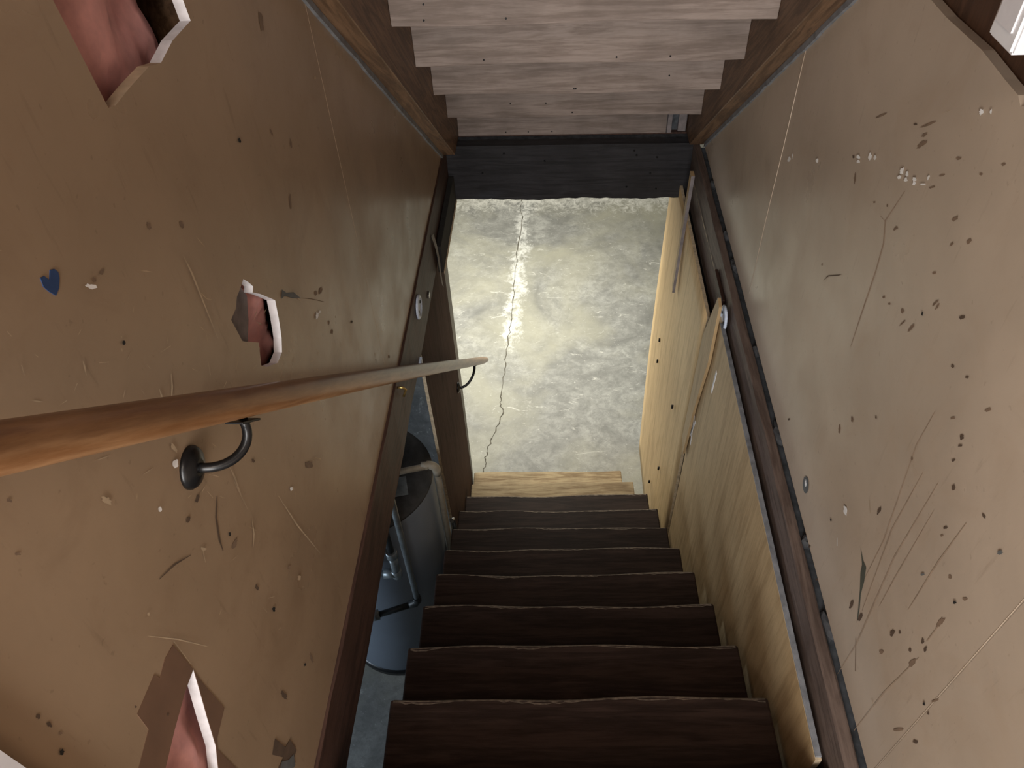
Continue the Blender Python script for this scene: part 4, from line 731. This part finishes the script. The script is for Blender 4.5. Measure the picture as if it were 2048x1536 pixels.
bt = ply('batten', [(1.80, -.02), (1.835, -.012), (1.93, -.25), (1.955, -.80), (1.90, -.84), (1.865, -.55), (1.80, -.25)],  .487, .4962, 'plywood', 'narrow tan batten covering the joint between the two plywood sheets', 'batten', None, 'plywood')
# far sheet with a slight bulge
bm = bmesh.new(); ny, nz = 12, 20; gr = {}
for i in range(ny+1):
    for j in range(nz+1):
        y = 1.956+(2.955-1.956)*i/ny; ztop = -.193+.004*(i/ny); z = ZF+.001+(ztop-ZF)*j/nz
        xb_ = .497-.010*math.sin(math.pi*j/nz)*(i/ny)-.004*(i/ny)
        gr[i, j] = (bm.verts.new((xb_, y, z)), bm.verts.new((xb_+.011, y, z)))
for i in range(ny):
    for j in range(nz):
        for s in (0, 1):
            f = bm.faces.new([gr[a][s] for a in ((i, j), (i+1, j), (i+1, j+1), (i, j+1))]); f.smooth = True
def rim(seq):
    for a, b in zip(seq, seq[1:]):
        f = bm.faces.new((gr[a][0], gr[b][0], gr[b][1], gr[a][1])); f.material_index = 1
rim([(i, 0) for i in range(ny+1)]); rim([(ny, j) for j in range(nz+1)]); rim([(i, nz) for i in range(ny+1)]); rim([(0, j) for j in range(nz+1)])
pb = tag(link('plywood_sheet', bm, [M['plywood_far'], M['plyedge']]), 'bowed tan plywood sheet lit by the basement, at the foot of the stairs', 'plywood sheet')  # sheet uses the brightened plywood, light included in its colour
for y, z in ((2.28, -1.42), (2.70, -.98), (2.68, -1.10), (2.2, -.9), (2.45, -1.75)): bm = bmesh.new(); box(bm, .480, .4885, y-.003, y+.003, z-.010, z+.010); link('nail_hole', bm, M['dark'], pb)
# hanging laths by the header
bm = bmesh.new()
top_ = [(.494, 2.520, -.006), (.507, 2.520, -.006), (.507, 2.556, -.006), (.494, 2.556, -.006)]; bot_ = [(.473, 2.485, -.520), (.483, 2.485, -.520), (.483, 2.515, -.500), (.473, 2.515, -.500)]
A_ = [bm.verts.new((p[0]-.006, p[1], p[2])) for p in top_]; B_ = [bm.verts.new((p[0]-.002, p[1], p[2])) for p in bot_]
bm.faces.new(A_); bm.faces.new(B_[::-1])
for i in range(4):
    f = bm.faces.new((A_[i], A_[(i+1) % 4], B_[(i+1) % 4], B_[i])); f.material_index = 1 if i == 0 else 0
tag(link('lath_strip', bm, [M['plywood'], M['greywood']]), 'thin lath with a grey edge hanging in front of the right end of the header', 'lath')
bm = bmesh.new(); box(bm, .514, .5245, 1.88, 2.04, -.086, -.060, .002)
tag(link('wood_block', bm, M['joist']), 'small dark wood block on the right joist above its white mount', 'block')
# left board
lb = ply('plywood_sheet', [(1.90, -.216), (2.53, -.216), (2.60, ZF+.001), (1.99, ZF+.001)], -.466, -.478, 'board', 'dark brown plywood board at the left of the basement opening', 'plywood sheet')

# ---------------------------------------------------------------- handrail
def hz(y): return 0.803-.932*(y-.641)
HX = -.385
HR = tag(empty('handrail', (HX, .6, hz(.6))), 'round varnished wooden handrail on black brackets along the left wall', 'handrail')
bm = bmesh.new(); ys = [-.5+i*(3.02+.5)/60 for i in range(61)]
pts = [(HX+.003*math.sin(y*2.1), y, hz(y)+.006*math.sin(y*1.6)) for y in ys]
rad = [.0195]*58+[.0185, .0165, .013]
tube(bm, pts, .0195, 20, 0, True, rad); child('rail', bm, M['rail'], HR)
def bracket(y0, z0, yr):
    """wall rose, curved arm and saddle plate"""
    wx = XL if y0 < 2 else -.466
    b0 = bmesh.new(); lathe(b0, [(.0275, 0), (.0275, .003), (.024, .008), (.013, .012), (.0105, .013)], (0, 0), 24)
    bm = bmesh.new(); merge(bm, b0, 0, Matrix.Translation((wx, y0, z0)) @ Matrix.Rotation(math.pi/2, 4, 'Y'))
    rose = child('bracket', bm, M['black'], HR)
    P0 = Vector((wx+.008, y0, z0)); P3 = Vector((HX, yr, hz(yr)-.024)); P1 = P0+Vector((.045, .0, -.008)); P2 = P3+Vector((.006, 0, -.045))
    pts = [tuple(P0*(1-t)**3+P1*3*t*(1-t)**2+P2*3*t*t*(1-t)+P3*t**3) for t in [i/14 for i in range(15)]]
    bm = bmesh.new(); tube(bm, pts, .0062, 10); a = link('arm', bm, M['black'], rose)
    d = Vector((0, 1, -.932)).normalized()
    bm = bmesh.new(); b0 = bmesh.new(); box(b0, -.011, .011, -.028, .028, -.0015, .0015, .001)
    merge(bm, b0, 0, Matrix.Translation((HX, yr, hz(yr)-.0275)) @ Matrix.Rotation(-math.atan(.932), 4, 'X')); link('saddle', bm, M['black'], rose)
bracket(.563, .772, .612); bracket(2.50, -1.10, 2.56)

# ---------------------------------------------------------------- small fittings on the joists
def cupm(loc, sgn, label):
    e = tag(empty('gate_mount', loc), label, 'gate mount', 'round gate mounts on the joists')
    b0 = bmesh.new(); lathe(b0, [(.040, 0), (.040, .004), (.036, .007), (.030, .008), (.029, .004), (.004, .004)], (0, 0), 28)
    bm = bmesh.new(); merge(bm, b0, 0, Matrix.Translation(loc) @ Matrix.Rotation(sgn*math.pi/2, 4, 'Y')); child('cup', bm, M['cup'], e)
    for dy in (-.018, .018):
        b0 = bmesh.new(); bmesh.ops.create_cone(b0, cap_ends=True, segments=10, radius1=.005, radius2=.004, depth=.003)
        bm = bmesh.new(); merge(bm, b0, 0, Matrix.Translation((loc[0]+sgn*.0055, loc[1]+dy, loc[2]+dy*.3)) @ Matrix.Rotation(math.pi/2, 4, 'Y')); child('screw', bm, M['iron'], e)
cupm((-.4385, 1.855, -.062), 1, 'pale round plastic gate mount screwed to the left joist')
cupm((.5135, 1.812, -.072), -1, 'pale round plastic gate mount screwed to the right joist')
bm = bmesh.new(); prism(bm, [(1.70, -.222), (1.76, -.218), (1.77, -.200), (1.71, -.198)], -.4395, -.432)
tag(link('joist_clip', bm, M['cup']), 'shiny pale clip on the lower edge of the left joist below the handrail', 'clip')
bm = bmesh.new(); tube(bm, [(-.44, 1.468, -.028), (-.428, 1.47, -.030), (-.422, 1.476, -.045), (-.428, 1.478, -.062), (-.432, 1.476, -.072)], .0035, 8)
tag(link('brass_hook', bm, M['brass']), 'small brass hook screwed into the left joist below the handrail', 'hook')
bm = bmesh.new(); vv = []
for i in range(8):
    t = i/7; wv = .012*(1-t)+.003; cx = -.437+.012*t+.004*math.sin(t*5); yy = 2.235+.03*t
    vv.append((bm.verts.new((cx, yy-wv, -.05-.25*t)), bm.verts.new((cx+.003, yy+wv, -.05-.25*t-.01))))
for a, b in zip(vv, vv[1:]): bm.faces.new((a[0], a[1], b[1], b[0]))
bmesh.ops.solidify(bm, geom=bm.faces[:], thickness=.0012)
tag(link('paper_scrap', bm, M['paperwhite']), 'torn strip of white paper hanging from the left joist near the header', 'paper scrap')
bm = bmesh.new(); box(bm, -.4395, -.434, 2.02, 2.045, -.165, -.150, .001)
tag(link('metal_tab', bm, M['chrome']), 'tiny metal tab on the left joist beside the dark board', 'tab')

# ---------------------------------------------------------------- water heater left of the stairs
hc = (-.755, 1.81); zt = -.885
WH = tag(empty('water_heater', (hc[0], hc[1], ZF)), 'grey cylindrical water heater in the gloom left of the stairs', 'water heater')
bm = bmesh.new(); lathe(bm, [(.262, ZF+.045), (.27, ZF+.05), (.27, zt-.02), (.266, zt-.006)], hc, 56); child('tank', bm, M['tank'], WH)
bm = bmesh.new(); lathe(bm, [(.272, ZF+.002), (.276, ZF+.004), (.276, ZF+.046), (.255, ZF+.048)], hc, 56); child('base_ring', bm, M['black'], WH)
bm = bmesh.new(); lathe(bm, [(.268, zt-.010), (.274, zt-.004), (.270, zt+.004), (.20, zt+.012), (.02, zt+.016)], hc, 56); child('lid', bm, M['tanktop'], WH)
bm = bmesh.new(); b0 = bmesh.new(); box(b0, -.05, .05, -.045, .045, 0, .002, .0008); merge(bm, b0, 0, Matrix.Translation((-.62, 1.745, zt+.014)) @ Matrix.Rotation(.25, 4, 'Z')); child('metal_plate', bm, M['galv'], WH)
def pipe(name, pts, r, mat, par=WH, n=14): bm = bmesh.new(); tube(bm, pts, r, n); return child(name, bm, M[mat], par)
zp = -.785; xp = -.455; yp = 1.79
pipe('relief_pipe', [(-.80, 1.70, zp), (xp-.03, yp-.006, zp)]+arc((xp-.03, yp, zp-.03), .03, 90, 0, (1, 0, 0), (0, 0, 1), 6)+[(xp, yp, zp-.05), (xp, yp, -1.93)], .0125, 'pipe')
pipe('elbow', [(xp-.055, yp-.006, zp)]+[(xp-.035, yp-.004, zp)]+arc((xp-.03, yp, zp-.03), .03, 90, 0, (1, 0, 0), (0, 0, 1), 6)+[(xp, yp, zp-.055)], .0165, 'pipe')
gx, gy = -.552, 1.50
pipe('gas_pipe', [(gx, gy, -.24), (gx, gy, -1.28)], .0115, 'galv')
pipe('elbow', [(gx, gy, -1.262), (gx, gy, -1.288), (gx-.008, gy-.004, -1.302), (gx-.034, gy-.012, -1.304)], .0165, 'iron')
pipe('gas_pipe', [(gx-.02, gy-.008, -1.304), (-.71, 1.44, -1.304)], .0125, 'iron')
pipe('union', [(-.700, 1.445, -1.304), (-.735, 1.432, -1.304)], .021, 'galv')
fx, fy = -.604, 1.50
pipe('gas_pipe', [(fx, fy, -.24), (fx, fy, -.95)], .0125, 'iron')
pipe('coupling', [(fx, fy, -.925), (fx, fy, -.965)], .021, 'galv')
pipe('coupling', [(fx, fy, -.965), (fx, fy, -1.06)], .0155, 'galv')
pipe('tee', [(fx, fy, -1.055), (fx, fy, -1.10)], .019, 'galv')
pipe('tee', [(fx+.006, fy, -1.08), (fx-.05, fy-.004, -1.08)], .018, 'galv')
pipe('gas_pipe', [(fx-.04, fy-.004, -1.08), (-.80, 1.50, -1.08)], .0115, 'galv')
bm = bmesh.new(); tube(bm, [(-.463, 1.925, -1.355), (-.459, 1.935, -1.36), (-.457, 1.940, -1.39), (-.459, 1.942, -1.50)], .011, 12)
tag(link('pipe_stub', bm, M['chrome']), 'short bright pipe stub at the left end of the dark treads', 'pipe')
